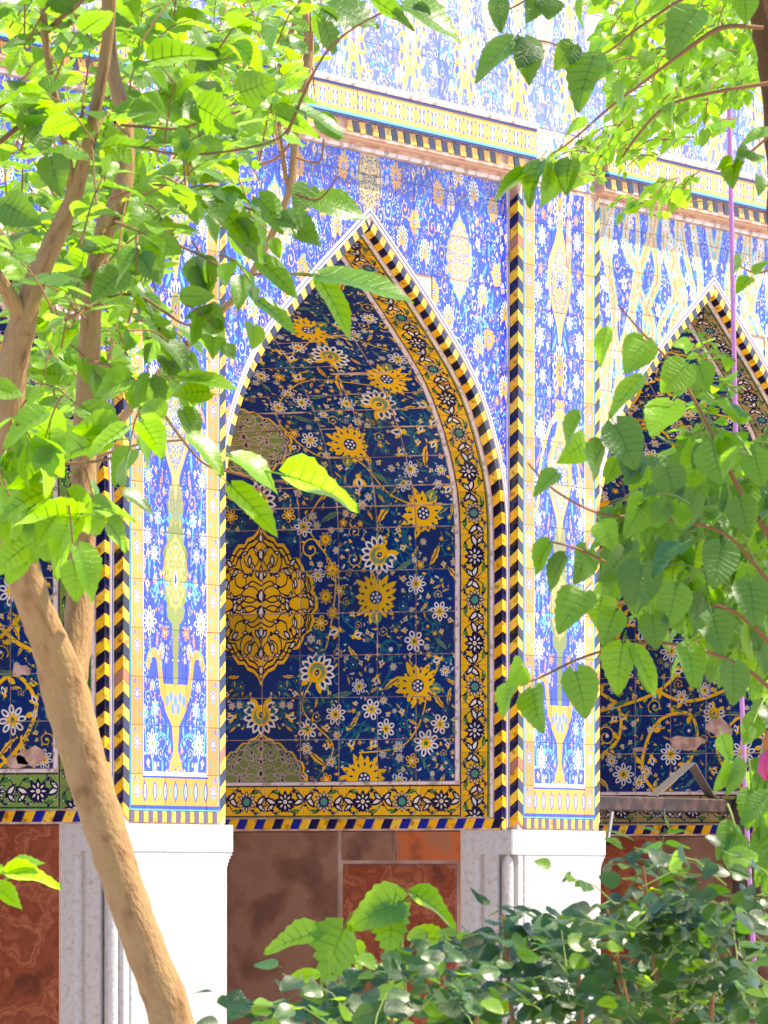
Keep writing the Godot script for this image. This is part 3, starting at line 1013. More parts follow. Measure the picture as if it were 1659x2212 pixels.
func paint_blade() -> ImageTexture:       # the relief of a leaf: its veins and the blistered skin between them
	var c := Canvas.new(Vector2.ZERO, Vector2(1, 1), Vector2(256, 256), Color(0.55, 0.55, 0.55))
	var g := RandomNumberGenerator.new()
	g.seed = 5
	for i in 900:
		c.put(Vector2(g.randf(), g.randf()), g.randf_range(0.008, 0.03), g.randf() * TAU, Vector2(1, 0.6))
		var v := g.randf_range(0.42, 0.72)
		c.fill(Canvas.oval(Vector2.ZERO, 1, 1, 8), Color(v, v, v))
	c.home()
	c.line([Vector2(0.5, 0), Vector2(0.5, 1)], 0.03, Color(0.2, 0.2, 0.2))
	for i in 9:
		for s in [-1.0, 1.0]:
			var y := 0.03 + i * 0.1
			c.line([Vector2(0.5, y), Vector2(0.5 + s * 0.25, y + 0.10), Vector2(0.5 + s * 0.5, y + 0.17)], 0.014, Color(0.25, 0.25, 0.25))
	return c.done()


func paint_frieze() -> ImageTexture:     # the gold band of the cornice, repeats every 0.3 m
	var g := RandomNumberGenerator.new()
	g.seed = 63
	var yellow := Color(0.88, 0.69, 0.24)
	var c := Canvas.new(Vector2.ZERO, Vector2(0.3, 0.13), Vector2(860, 860), yellow)
	c.wrap_x = true
	var blue := Color(0.36, 0.40, 0.70)
	for i in 2:
		var x := 0.075 + i * 0.15
		c.put(Vector2(x, 0.065), 0.05)
		for s in [-1.0, 1.0]:
			c.fill(Canvas.turned(Canvas.petal(0.1, 1.15, 0.2), s * 0.75), blue)
			c.fill(Canvas.turned(Canvas.petal(0.1, 1.15, 0.2), PI - s * 0.75), blue)
			c.fill(Canvas.turned(Canvas.petal(0.2, 0.85, 0.12), s * 1.5), Color(0.40, 0.62, 0.66))
		c.fill(Canvas.petal(-1.05, 1.05, 0.42), blue)
		c.fill(Canvas.petal(-0.85, 0.85, 0.3), Color(0.9, 0.88, 0.84))
		c.fill(Canvas.oval(Vector2.ZERO, 0.2, 0.26, 8), Color(0.5, 0.62, 0.4))
		c.put(Vector2(x + 0.075, 0.065), 0.04)
		c.fill(Canvas.petal(-1.2, 1.2, 0.2), Color(0.5, 0.6, 0.42))
		c.fill(Canvas.oval(Vector2(0, 0.9), 0.3, 0.3, 8), blue)
		c.fill(Canvas.oval(Vector2(0, -0.9), 0.3, 0.3, 8), blue)
	c.home()
	c.age(g, 500, CREAM)
	return c.done()


# ---------------------------------------------------------------- the facade
func prism(g: Geo, poly: PackedVector2Array, y0: float, y1: float) -> void:   # (x, z) outline raised from y0 to y1
	var n := poly.size()
	var run := 0.0
	for i in n:
		var a := poly[i]
		var b := poly[(i + 1) % n]
		var nn := Vector3(b.y - a.y, 0, -(b.x - a.x)).normalized()
		if Geometry2D.is_polygon_clockwise(poly):
			nn = -nn
		var l := a.distance_to(b)
		g.quad(Vector3(a.x, y0, a.y), Vector3(b.x, y0, b.y), Vector3(b.x, y1, b.y), Vector3(a.x, y1, a.y), nn, Vector2(run, -y0), Vector2(run + l, -y0), Vector2(run + l, -y1), Vector2(run, -y1))
		run += l
	var tr := Geometry2D.triangulate_polygon(poly)
	for s in [[y1, Vector3.UP], [y0, Vector3.DOWN]]:
		for i in range(0, tr.size(), 3):
			var p := []
			for j in 3:
				p.append(Vector3(poly[tr[i + j]].x, s[0], poly[tr[i + j]].y))
			g.tri(p[0], p[1], p[2], s[1], s[1], s[1])


func one_piece(called: String, outline: PackedVector2Array, map: Callable, uvf: Callable, m: Material, parent: Node3D, gap := 0.0025, bev := 0.003, proud := 0.004, wob := 0.0009) -> void:
	var g := Geo.new()
	piece(g, outline, map, uvf, gap, bev, proud, wob)
	if g.v.size():
		node(called, g.mesh(), m, parent)


func pick(list: Array) -> Material:
	var r := rng.randf()
	return list[0 if r < 0.5 else 1 if r < 0.75 else 2 if r < 0.92 else 3]


func no_uv(a: float, b: float) -> Vector2:
	return Vector2(a, -b) * 2.0


func chevrons(called: String, parent: Node3D, map: Callable, ql: float, qf: float, t0: float, t1: float, step: float, rise_l: float, rise_f: float) -> void:
	var t := t0
	var i := 0
	while t < t1 - 0.01:
		var g := Geo.new()
		var a := t
		var b := minf(t + step, t1)
		if ql > 0:
			piece(g, PackedVector2Array([Vector2(-ql, a - rise_l), Vector2(0, a), Vector2(0, b), Vector2(-ql, b - rise_l)]), map, no_uv, 0.0008, 0.0018, 0.004, 0.0008)
		if qf > 0:
			piece(g, PackedVector2Array([Vector2(0, a), Vector2(qf, a - rise_f), Vector2(qf, b - rise_f), Vector2(0, b)]), map, no_uv, 0.0008, 0.0018, 0.004, 0.0008)
		if g.v.size():
			var r := rng.randf()
			node(called, g.mesh(), (M.chip if r < 0.03 else M.night_glaze[rng.randi() % 3]) if i % 2 else M.gold_glaze[rng.randi() % 3], parent)
		t += step
		i += 1


func niche_strip(g: Geo, uc: float, d0: float, d1: float, s0: float, s1: float, hh: float, uvf: Callable, side := 1.0) -> void:
	var n := 60
	var last := []
	for i in n + 1:
		var s := lerpf(s0, s1, float(i) / n)
		var e: Array = arch(s)
		var p: Vector2 = e[0] - e[1] * hh
		var lo: Vector2 = e[0] + e[1] * 0.004
		var row := [Vector3(uc + side * p.x, p.y + EYE, -d0), Vector3(uc + side * p.x, p.y + EYE, -d1), uvf.call(d0, s), uvf.call(d1, s), Vector3(-side * e[1].x, -e[1].y, 0), Vector3(uc + side * lo.x, lo.y + EYE, -d0), Vector3(uc + side * lo.x, lo.y + EYE, -d1)]
		if i:
			g.tri(last[0], last[1], row[1], last[4], last[4], row[4], last[2], last[3], row[3])
			g.tri(last[0], row[1], row[0], last[4], row[4], row[4], last[2], row[3], row[2])
			if hh > 0.001:
				g.quad(last[5], last[0], row[0], row[5], Vector3.BACK)
				g.quad(last[6], last[1], row[1], row[6], Vector3.FORWARD)
		last = row


func build_bay(k: int) -> void:
	var uc := UC + k * PERIOD
	var seen_from := 0.33
	var seen_to: float = [0.8, 1.95, 1.72][k + 1]
	var top := s_end()
	var field: Array = M.niche_glaze if k == 0 else M.vine_glaze
	var border: Array = M["border_%d" % k]
	var on_niche := func(d: float, s: float, hh: float) -> Vector3:
		var e: Array = arch(s)
		var p: Vector2 = e[0] - e[1] * hh
		return Vector3(uc + p.x, p.y + EYE, -d)
	var on_side := func(d: float, v: float, hh: float) -> Vector3:
		return Vector3(uc + HALF - hh, v + EYE, -d)
	var on_front := func(a: float, b: float, hh: float) -> Vector3:
		return Vector3(a, b + EYE, ZS + hh)
	var field_uv := func(d: float, s: float) -> Vector2:
		return Vector2((d - 0.33) / 2.32, 1.0 - (s - 0.54) / 3.7)
	# the vault and its side walls, in mortar
	var g := Geo.new()
	niche_strip(g, uc, 0.054, 3.05, 0.28, top, 0.0, no_uv)
	niche_strip(g, uc, 0.054, 3.05, 0.28, top, 0.0, no_uv, -1.0)
	var niche := node("niche_vault", g.mesh(), M.mortar, facade)
	niche.set_meta("label", ["shaded niche at the left edge with gold vines on navy tile", "shaded middle niche of navy tile with gold medallions", "shaded niche at the right behind the leaves, gold vines on navy"][k + 1])
	var rows := [0.545]
	while rows[-1] < 1.85:
		rows.append(rows[-1] + 0.2285)
	while rows[-1] < top - 0.01:
		rows.append(minf(top, rows[-1] + [0.115, 0.118, 0.112, 0.17, 0.185, 0.12][rows.size() % 6] * (1.0 if rows[-1] < 2.9 else 1.3)))
	var d := 0.33
	while d < seen_to:
		for i in rows.size() - 1:
			one_piece("niche_tile", rect(d, rows[i], d + TILE, rows[i + 1]), on_niche, field_uv, pick(field), niche, 0.0016 + (rng.randf() * 0.0034 if rows[i] > 1.8 else rng.randf() * 0.0016), 0.002, 0.0045, 0.0017)
		d += TILE
	g = Geo.new()
	niche_strip(g, uc, d, 2.98, 0.545, top, 0.004, field_uv)
	niche_strip(g, uc, 0.33, 2.98, 0.545, top, 0.004, field_uv, -1.0)
	node("niche_lining", g.mesh(), field[0], niche, "stuff")
	# where tiles have been lost the wall is patched with pink plaster
	for q in ([[0.44, 0.60, 0.08, 0.05], [0.52, 0.58, 0.06, 0.03], [0.50, 1.02, 0.05, 0.03], [0.40, 1.36, 0.04, 0.06]] if k == -1 else [[0.66, 2.905, 0.20, 0.013], [1.2, 2.62, 0.16, 0.007], [0.6, 3.25, 0.10, 0.008]] if k == 0 else [[0.92, 0.835, 0.13, 0.05], [0.71, 0.93, 0.09, 0.06], [1.22, 0.80, 0.05, 0.012]]):
		var patch := PackedVector2Array()
		for i in 11:
			var w := 1.0 + rng.randf_range(-0.3, 0.25)
			patch.append(Vector2(q[0] + cos(TAU * i / 11) * q[2] * w, q[1] + sin(TAU * i / 11) * q[3] * w))
		one_piece("plaster_patch", patch, on_niche, no_uv, M.mortar, niche, 0.0, 0.001, 0.0075, 0.0)
	# white trim, border, bottom border and the striped foot
	g = Geo.new()
	niche_strip(g, uc, 0.306, 0.326, 0.545, top, 0.007, no_uv)
	niche_strip(g, uc, 0.107, 0.122, 0.35, top, 0.006, no_uv)
	for x in [0.33, 0.56, 0.79, 1.02, 1.25, 1.48, 1.71]:
		g.box(Vector3(uc + HALF - 0.007, 0.5275 + EYE, -x - 0.228), Vector3(uc + HALF + 0.004, 0.5445 + EYE, -x - 0.002), 0.002)
	node("white_trim", g.mesh(), M.white_glaze, niche)
	var b_uv := func(dd: float, s: float) -> Vector2:
		return Vector2(s / 0.467, 1.0 - (dd - 0.125) / 0.177)
	var s0 := 0.351
	while s0 < top - 0.01:
		var s1 := minf(top, s0 + 0.11675)
		one_piece("border_tile", rect(0.125, s0, 0.302, s1), on_niche, b_uv, pick(border), niche, 0.0012, 0.002)
		s0 = s1
	var f_uv := func(dd: float, v: float) -> Vector2:
		return Vector2((dd - 0.06) / 0.467, 1.0 - (v - 0.349) / 0.177)
	d = 0.303
	while d < seen_to:
		one_piece("border_tile", rect(d, 0.349, d + 0.2335, 0.526), on_side, f_uv, pick(border), niche, 0.0014, 0.002)
		d += 0.2335
	d = 0.066
	var i_ := 0
	while d < seen_to:
		var sk := -0.024
		one_piece("foot_tile", PackedVector2Array([Vector2(d, 0.289), Vector2(d + 0.054, 0.289), Vector2(d + 0.054 + sk, 0.344), Vector2(d + sk, 0.344)]), on_side, no_uv, M.gold_glaze[rng.randi() % 3] if i_ % 2 else (M.cobalt_glaze if rng.randf() < 0.6 else M.night_glaze[1]), niche, 0.001, 0.002)
		d += 0.0545
		i_ += 1
	# the arch moulding: glazed pieces wrapped round the edge
	g = Geo.new()
	arch_strip(g, uc, 1.0, 0.0, 0.05, 0.0, ZS - 0.001, 0.28, top)
	arch_strip(g, uc, -1.0, 0.0, 0.05, 0.0, ZS - 0.001, 0.28, top)
	var mould := node("arch_moulding", g.mesh(), M.mortar, facade)
	for side in [1.0, -1.0]:
		var on_arch := func(q: float, s: float, hh: float) -> Vector3:
			var e: Array = arch(clampf(s, 0.28, top))
			var p: Vector2
			if q <= 0.0:
				p = e[0] - e[1] * hh
				return Vector3(uc + side * maxf(p.x, 0.0), p.y + EYE, ZS + 0.004 + q)
			p = e[0] + e[1] * (q - 0.004)
			return Vector3(uc + side * maxf(p.x, 0.0), p.y + EYE, ZS + hh)
		var from := 0.292
		var to := top
		if k == -1:
			to = 2.6 if side > 0 else 0.3
		elif k == 1:
			from = 2.2
		chevrons("arch_tile", mould, on_arch, 0.05, 0.047, from, to, 0.0585, 0.035, 0.012)
	g = Geo.new()
	for side in [1.0, -1.0]:
		arch_strip(g, uc, side, 0.050, 0.062, 0.008, ZS, 0.292, top)
		arch_strip(g, uc, side, 0.073, 0.085, 0.008, ZS, 0.292, top)
	node("white_trim", g.mesh(), M.white_glaze, mould)
	g = Geo.new()
	for side in [1.0, -1.0]:
		arch_strip(g, uc, side, 0.063, 0.072, 0.005, ZS, 0.292, top)
	node("blue_trim", g.mesh(), M.cobalt_glaze, mould)
	# the spandrels: a bed with the arch cut out, and square tiles
	var left := -3.413 + k * PERIOD
	var right := 0.1466 + k * PERIOD
	var hole := PackedVector2Array()
	var open := PackedVector2Array()
	for i in 61:
		var s := lerpf(0.2801, top, i / 60.0)
		var e: Array = arch(s)
		var q: Vector2 = e[0] + e[1] * 0.0865
		open.append(Vector2(uc + e[0].x, e[0].y))
		hole.append(Vector2(uc + maxf(q.x, 0), q.y) if i < 60 else Vector2(uc, e[0].y + 0.0865 / maxf(0.4, e[1].y)))
	for i in range(59, -1, -1):
		open.append(Vector2(2 * uc - open[i].x, open[i].y))
		hole.append(Vector2(2 * uc - hole[i].x, hole[i].y))
	hole = PackedVector2Array([Vector2(hole[0].x, -1)]) + hole + PackedVector2Array([Vector2(2 * uc - hole[0].x, -1)])
	var bed := PackedVector2Array([Vector2(left - 0.02, 0.28), Vector2(left - 0.02, 3.82), Vector2(right + 0.02, 3.82), Vector2(right + 0.02, 0.28)]) + open
	g = Geo.new()
	var tr := Geometry2D.triangulate_polygon(bed)
	for i in range(0, tr.size(), 3):
		var p := []
		for j in 3:
			p.append(Vector3(bed[tr[i + j]].x, bed[tr[i + j]].y + EYE, ZS - 0.002))
		g.tri(p[0], p[1], p[2], Vector3.BACK, Vector3.BACK, Vector3.BACK)
	var spandrel := node("spandrel", g.mesh(), M.mortar, facade)
	var sp_uv := func(a: float, b: float) -> Vector2:
		return Vector2((a - uc + 1.8) / 3.6, 1.0 - (b - 1.78) / 2.02)
	var sp: Array = M.spandrel_glaze if k < 1 else M.band_glaze
	var a := left + 0.034
	var stop := right - 0.034
	var y := 1.80
	while y < 3.745:
		var y1 := minf(y + TILE, 3.75)
		var x := a
		while x < stop - 0.01:
			var x1 := minf(x + TILE, stop)
			for part in Geometry2D.clip_polygons(rect(x, y, x1, y1), hole):
				if part.size() > 2 and not Geometry2D.is_polygon_clockwise(part):
					one_piece("spandrel_tile", part, on_front, sp_uv, pick(sp), spandrel, 0.0011, 0.0018, 0.004, 0.0006)
			x = x1
		y = y1
	# lines between the arch and the piers
	for e in [[right - 0.034, 1.0], [left + 0.034, -1.0]]:
		for q in [[0.001, 0.009, M.white_glaze], [0.011, 0.019, M.cobalt_glaze], [0.021, 0.032, M.white_glaze]]:
			g = Geo.new()
			var x0: float = e[0] + e[1] * q[0]
			var x1: float = e[0] + e[1] * q[1]
			g.box(Vector3(minf(x0, x1), 0.292 + EYE, ZS - 0.01), Vector3(maxf(x0, x1), 3.752 + EYE, ZS + 0.007), 0.002)
			node("line_trim", g.mesh(), q[2], spandrel)
	build_cornice(k, left, right)
	# the stone dado in the niche
	g = Geo.new()
	g.box(Vector3(uc + HALF + 0.012, -0.2, -3.05), Vector3(uc + HALF + 0.05, 0.284 + EYE, -0.3))
	var dado := node("niche_dado", g.mesh(), M.pale_stone, facade)
	g = Geo.new()
	g.box(Vector3(uc - HALF - 0.05, -0.2, -3.05), Vector3(uc - HALF - 0.002, 0.284 + EYE, -0.06))
	node("niche_dado", g.mesh(), M.pale_stone, facade)
	var st_uv := func(dd: float, v: float) -> Vector2:
		return Vector2(dd * 0.55 + k * 0.37, -v * 0.55)
	var on_dado := func(dd: float, v: float, hh: float) -> Vector3:
		return Vector3(uc + HALF + 0.012 - hh, v + EYE, -dd)
	var slabs: Array = [
		[[0.296, -1.75, 1.55, 0.276, M.red_marble], [1.556, -1.75, 2.9, 0.276, M.brown_marble]],
		[[0.296, 0.118, 0.682, 0.276, M.orange_marble], [0.688, 0.118, 1.008, 0.276, M.brown_marble], [0.325, -1.75, 1.0, 0.098, M.red_marble], [1.03, -1.75, 2.9, 0.276, M.brown_marble]],
		[[0.296, -1.75, 1.1, 0.276, M.brown_marble], [1.106, -1.75, 2.9, 0.276, M.red_marble]]][k + 1]
	for s in slabs:
		one_piece("stone_slab", rect(s[0], s[1], s[2], s[3]), on_dado, st_uv, s[4], dado, 0.001, 0.003, 0.009, 0.0004)


func build_cornice(k: int, left: float, right: float) -> void:
	var x0 := left - 0.06
	var x1 := right + 0.06
	var g := Geo.new()
	g.box(Vector3(x0, 3.80 + EYE, -0.3), Vector3(x1, 4.05 + EYE, 0.062), 0.004)
	g.box(Vector3(x0, 3.908 + EYE, 0.05), Vector3(x1, 4.044 + EYE, 0.081), 0.004)
	var body := node("cornice", g.mesh(), M.mortar, facade)
	g = Geo.new()
	g.box(Vector3(x0 - 0.008, 4.045 + EYE, -0.05), Vector3(x1 + 0.008, 4.078 + EYE, 0.104), 0.012)
	g.box(Vector3(left, 3.756 + EYE, ZS - 0.02), Vector3(right, 3.782 + EYE, ZS + 0.03), 0.006)
	node("white_trim", g.mesh(), M.white_glaze, body)
	g = Geo.new()
	g.box(Vector3(x0, 3.892 + EYE, 0.04), Vector3(x1, 3.907 + EYE, 0.094), 0.004)
	node("aqua_trim", g.mesh(), M.aqua_glaze, body)
	g = Geo.new()
	g.box(Vector3(x0, 4.0325 + EYE, 0.07), Vector3(x1, 4.044 + EYE, 0.091), 0.003)
	g.box(Vector3(x0, 3.882 + EYE, 0.03), Vector3(x1, 3.891 + EYE, 0.088), 0.002)
	node("blue_trim", g.mesh(), M.cobalt_glaze, body)
	g = Geo.new()
	g.box(Vector3(x0 + 0.01, 3.788 + EYE, -0.2), Vector3(x1 - 0.01, 3.812 + EYE, 0.05), 0.006)
	node("clay_lip", g.mesh(), M.clay, body)
	var on_band := func(a: float, b: float, hh: float) -> Vector3:
		return Vector3(a, b + EYE, 0.082 + hh)
	var on_check := func(a: float, b: float, hh: float) -> Vector3:
		return Vector3(a, b + EYE, 0.063 + hh)
	var f_uv := func(a: float, b: float) -> Vector2:
		return Vector2(a / 0.3, 1.0 - (b - 3.908) / 0.125)
	var x := x0
	while x < x1 - 0.02:
		var e := minf(x + 0.236, x1)
		one_piece("frieze_tile", rect(x, 3.908, e, 4.033), on_band, f_uv, pick(M.frieze_glaze), body, 0.001, 0.0018, 0.005)
		x = e
	x = x0 + 0.02
	var i := 0
	while x < x1 - 0.1:
		var r := rng.randf()
		if r > 0.05:
			one_piece("checker_tile", PackedVector2Array([Vector2(x, 3.818), Vector2(x + 0.076, 3.818), Vector2(x + 0.058, 3.878), Vector2(x - 0.018, 3.878)]), on_check, no_uv, M.gold_glaze[rng.randi() % 3] if i % 2 else M.night_glaze[rng.randi() % 3], body, 0.002, 0.002, 0.003, 0.0014)
		x += 0.0775
		i += 1


func build_pier(k: int) -> void:        # the pier to the right of bay k
	var l := 0.1466 + k * PERIOD
	var r := 1.2535 + k * PERIOD
	var g := Geo.new()
	g.box(Vector3(l + 0.002, 0.284 + EYE, -0.4), Vector3(r - 0.002, 3.775 + EYE, -0.002))
	var pier := node("pier", g.mesh(), M.mortar, facade)
	pier.set_meta("label", "sunlit blue pier panel with vase and flowers in a gold border")
	var on_front := func(a: float, b: float, hh: float) -> Vector3:
		return Vector3(a, b + EYE, hh)
	var p_uv := func(a: float, b: float) -> Vector2:
		var x := a - l - 0.064
		return Vector2(clampf(x / 0.979, 0.001, 0.999), 1.0 - (b - 0.345) / 3.415)
	var cols := [0.064, 0.216, 0.4415, 0.667, 0.892, 1.043]
	var rows := [0.345, 0.522]
	while rows[-1] < 3.74:
		rows.append(minf(3.76, rows[-1] + 0.234))
	for i in rows.size() - 1:
		for j in 5:
			one_piece("pier_tile", rect(l + cols[j], rows[i], l + cols[j + 1], rows[i + 1]), on_front, p_uv, pick(M.pier_glaze), pier, 0.0011, 0.0018, 0.004, 0.0006)
	if k == 0:
		one_piece("plaster_patch", PackedVector2Array([Vector2(0.79, 3.36), Vector2(0.83, 3.35), Vector2(0.86, 3.42), Vector2(0.85, 3.52), Vector2(0.82, 3.6), Vector2(0.79, 3.62), Vector2(0.775, 3.5)]), on_front, no_uv, M.mortar, pier, 0.0, 0.001, 0.0075, 0.0)
	var x := l + 0.064
	var i_ := 0
	while x < r - 0.07:
		one_piece("foot_tile", PackedVector2Array([Vector2(x, 0.289), Vector2(minf(x + 0.0495, r - 0.064), 0.289), Vector2(minf(x + 0.0495, r - 0.064), 0.344), Vector2(x, 0.344)]), on_front, no_uv, M.gold_glaze[rng.randi() % 3] if i_ % 2 else M.dusk_glaze, pier, 0.0012, 0.002)
		x += 0.0498
		i_ += 1
	var on_left := func(q: float, t: float, hh: float) -> Vector3:
		return Vector3(l - hh, t + EYE, 0.004 + q) if q <= 0.0 else Vector3(l + q - 0.004, t + EYE, hh)
	var on_right := func(q: float, t: float, hh: float) -> Vector3:
		return Vector3(r - 0.064 + q, t + EYE, hh)
	chevrons("corner_tile", pier, on_left, 0.05, 0.064, 0.33, 3.70, 0.0585, 0.042, 0.032)
	chevrons("edge_tile", pier, on_right, 0.0, 0.062, 0.289, 3.74, 0.0585, 0.0, -0.04)


func build_plinth(k: int) -> void:      # the white stone foot of the pier right of bay k
	var l := UC + k * PERIOD + HALF + 0.004
	var r := 1.262 + k * PERIOD
	var g := Geo.new()
	var c := PackedVector2Array([Vector2(l, -0.294), Vector2(l, -0.215), Vector2(l + 0.012, -0.208), Vector2(l + 0.026, -0.19), Vector2(l + 0.012, -0.172), Vector2(l + 0.004, -0.168), Vector2(l, -0.155), Vector2(l, -0.082), Vector2(l + 0.05, -0.082), Vector2(l + 0.082, -0.05), Vector2(l + 0.082, 0.004), Vector2(l + 0.135, 0.004), Vector2(l + 0.142, -0.01), Vector2(l + 0.156, -0.012), Vector2(l + 0.166, 0.004), Vector2(r, 0.004), Vector2(r, -0.294)])
	prism(g, c, -0.3, 0.15 + EYE)
	var cap := PackedVector2Array([Vector2(l - 0.002, -0.294), Vector2(l - 0.002, 0.0), Vector2(l + 0.006, 0.008), Vector2(r + 0.062, 0.008), Vector2(r + 0.07, 0.0), Vector2(r + 0.07, -0.294)])
	prism(g, cap, 0.15 + EYE, 0.283 + EYE)
	for i in 5:
		var o := 0.062 * pow(1.0 - i / 5.0, 1.7)
		prism(g, PackedVector2Array([Vector2(r - 0.01, 0.003), Vector2(r + o, 0.003), Vector2(r + o, -0.294), Vector2(r - 0.01, -0.294)]), 0.15 - (i + 1) * 0.017 + EYE, 0.15 - i * 0.017 + EYE)
	var p := node("stone_plinth", g.mesh(), M.white_stone, facade)
	p.set_meta("label", "sunlit white stone block under the tiled pier")
	g = Geo.new()
	tube(g, [Vector3(l + 0.036, -0.3, -0.04), Vector3(l + 0.036, 0.08 + EYE, -0.04), Vector3(l + 0.036, 0.115 + EYE, -0.04), Vector3(l + 0.036, 0.135 + EYE, -0.04), Vector3(l + 0.036, 0.148 + EYE, -0.04)], [0.033, 0.033, 0.030, 0.021, 0.006], 14)
	node("colonnette", g.mesh(), M.white_stone, p)
	g = Geo.new()
	g.box(Vector3(l - 0.004, -0.3, -0.302), Vector3(l + 0.05, 0.282 + EYE, -0.2945), 0.003)
	node("stone_fillet", g.mesh(), M.clay, p)


func build_upper() -> void:
	var g := Geo.new()
	g.box(Vector3(-12.0, 3.776 + EYE, -0.6), Vector3(9.0, 9.0, -0.002))
	g.box(Vector3(-12.0, -0.3, -3.6), Vector3(9.0, 9.0, -3.06))
	g.box(Vector3(-12.0, 9.0, -3.6), Vector3(9.0, 9.3, 0.05))
	for k in [-2, -1, 0, 1]:
		var l: float = UC + k * PERIOD + HALF
		g.box(Vector3(l + 0.05, -0.3, -3.06), Vector3(l + PERIOD - 2 * HALF - 0.05, 3.77 + EYE, -0.31))
	g.box(Vector3(-12.0, -0.3, -0.6), Vector3(-8.2, 3.77 + EYE, -0.06))
	var wall := node("upper_wall", g.mesh(), M.mortar, facade)
	var on_front := func(a: float, b: float, hh: float) -> Vector3:
		return Vector3(a, b + EYE, hh)
	var u_uv := func(a: float, b: float) -> Vector2:
		return Vector2((a + 9.0) / 1.38, -(b - 4.08) / 1.38)
	var y := 4.08
	while y < 5.2:
		var x := -4.8
		while x < 4.3:
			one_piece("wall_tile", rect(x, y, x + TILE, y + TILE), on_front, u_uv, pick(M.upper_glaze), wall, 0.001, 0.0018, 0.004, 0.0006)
			x += TILE
		y += TILE
	for k in [-1, 0]:
		var x: float = 0.2066 + k * PERIOD
		for i in 4:
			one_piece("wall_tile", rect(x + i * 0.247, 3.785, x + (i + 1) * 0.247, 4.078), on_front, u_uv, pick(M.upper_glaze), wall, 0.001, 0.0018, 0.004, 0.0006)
	g = Geo.new()
	for q in [[-12.0, 4.08, -4.8, y], [4.4252, 4.08, 9.0, y], [-12.0, y, 9.0, 7.4]]:
		var x0: float = q[0]
		while x0 < q[2] - 0.001:
			var x1 := minf(x0 + 1.0, q[2])
			g.quad(Vector3(x0, q[1] + EYE, 0.004), Vector3(x1, q[1] + EYE, 0.004), Vector3(x1, q[3] + EYE, 0.004), Vector3(x0, q[3] + EYE, 0.004), Vector3.BACK, u_uv.call(x0, q[1]), u_uv.call(x1, q[1]), u_uv.call(x1, q[3]), u_uv.call(x0, q[3]))
			x0 = x1
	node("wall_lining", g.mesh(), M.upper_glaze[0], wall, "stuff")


# ---------------------------------------------------------------- leaves, trees and bushes
# a leaf of unit length: its stalk end at the origin, its tip at +y, its upper side towards +z
func leaf_mesh(wide: float, lobe: float, bend: float, fold: float, serr: float, sharp: float, ripple: float, seed_: int, stalk := 0.3) -> ArrayMesh:
	var g := RandomNumberGenerator.new()
	g.seed = seed_
	var n := 14
	var ph := g.randf() * TAU
	var pts := []
	for i in n + 1:
		var t := float(i) / n
		var w := wide * 0.5 * pow(sin(PI * pow(t, 0.62)), 0.72) * (1.0 - sharp * t * t)
		if i == 0:
			w = wide * 0.10
		var edge := 1.0 + (serr if i % 2 else -serr) * (1.0 if t < 0.95 else 0.0)
		var row := []
		for c in [-1.0, -0.5, 0.0, 0.5, 1.0]:
			var x: float = c * w * (edge if absf(c) == 1.0 else 1.0)
			var y: float = t - lobe * c * c * pow(1.0 - t, 3.0) + (0.012 * serr * 20.0 * (1.0 if i % 2 else -0.6) if absf(c) == 1.0 else 0.0)
			var z: float = -bend * t * t + fold * absf(x) + ripple * sin(t * 9.0 + ph + c) * absf(c) * 0.5
			row.append(Vector3(x, y, z))
		pts.append(row)
	var nor := []
	for i in n + 1:
		var row := []
		for j in 5:
			var du: Vector3 = pts[mini(i + 1, n)][j] - pts[maxi(i - 1, 0)][j]
			var dv: Vector3 = pts[i][mini(j + 1, 4)] - pts[i][maxi(j - 1, 0)]
			var nn := dv.cross(du).normalized()
			row.append(nn if nn.length() > 0.5 else Vector3.BACK)
		nor.append(row)
	var b := Geo.new()
	for i in n:
		for j in 4:
			var t0 := 1.0 - float(i) / n
			var t1 := 1.0 - float(i + 1) / n
			b.tri(pts[i][j], pts[i][j + 1], pts[i + 1][j + 1], nor[i][j], nor[i][j + 1], nor[i + 1][j + 1], Vector2(j / 4.0, t0), Vector2((j + 1) / 4.0, t0), Vector2((j + 1) / 4.0, t1))
			b.tri(pts[i][j], pts[i + 1][j + 1], pts[i + 1][j], nor[i][j], nor[i + 1][j + 1], nor[i + 1][j], Vector2(j / 4.0, t0), Vector2((j + 1) / 4.0, t1), Vector2(j / 4.0, t1))
	var m := b.mesh()
	# the stalk, the midrib and the side veins stand a little proud on both sides
	var v := Geo.new()
	tube(v, [Vector3(0, -stalk, -0.02), Vector3(0, -stalk * 0.5, 0.0), Vector3(0, 0.02, 0.0)], [0.013, 0.012, 0.013], 4)
	for s in [0.005, -0.005]:
		for i in n - 1:
			var a: Vector3 = pts[i][2] + Vector3(0, 0, s)
			var e: Vector3 = pts[i + 1][2] + Vector3(0, 0, s)
			var w0 := 0.013 * (1.0 - float(i) / n)
			var w1 := 0.013 * (1.0 - float(i + 1) / n)
			v.quad(a - Vector3(w0, 0, 0), a + Vector3(w0, 0, 0), e + Vector3(w1, 0, 0), e - Vector3(w1, 0, 0), Vector3(0, 0, signf(s)))
		for i in [0, 2, 4, 6, 8]:
			for j in [0, 4]:
				var jm: int = 1 if j == 0 else 3
				var a: Vector3 = pts[i][2] + Vector3(0, 0, s)
				var md: Vector3 = pts[i + 1][jm] + Vector3(0, 0, s)
				var e: Vector3 = pts[i + 2][j].lerp(pts[i + 2][jm], 0.15) + Vector3(0, 0, s)
				v.quad(a, a + Vector3(0, 0.014, 0), md + Vector3(0, 0.009, 0), md, Vector3(0, 0, signf(s)))
				v.quad(md, md + Vector3(0, 0.009, 0), e, e, Vector3(0, 0, signf(s)))
	v.add_to(m)
	return m


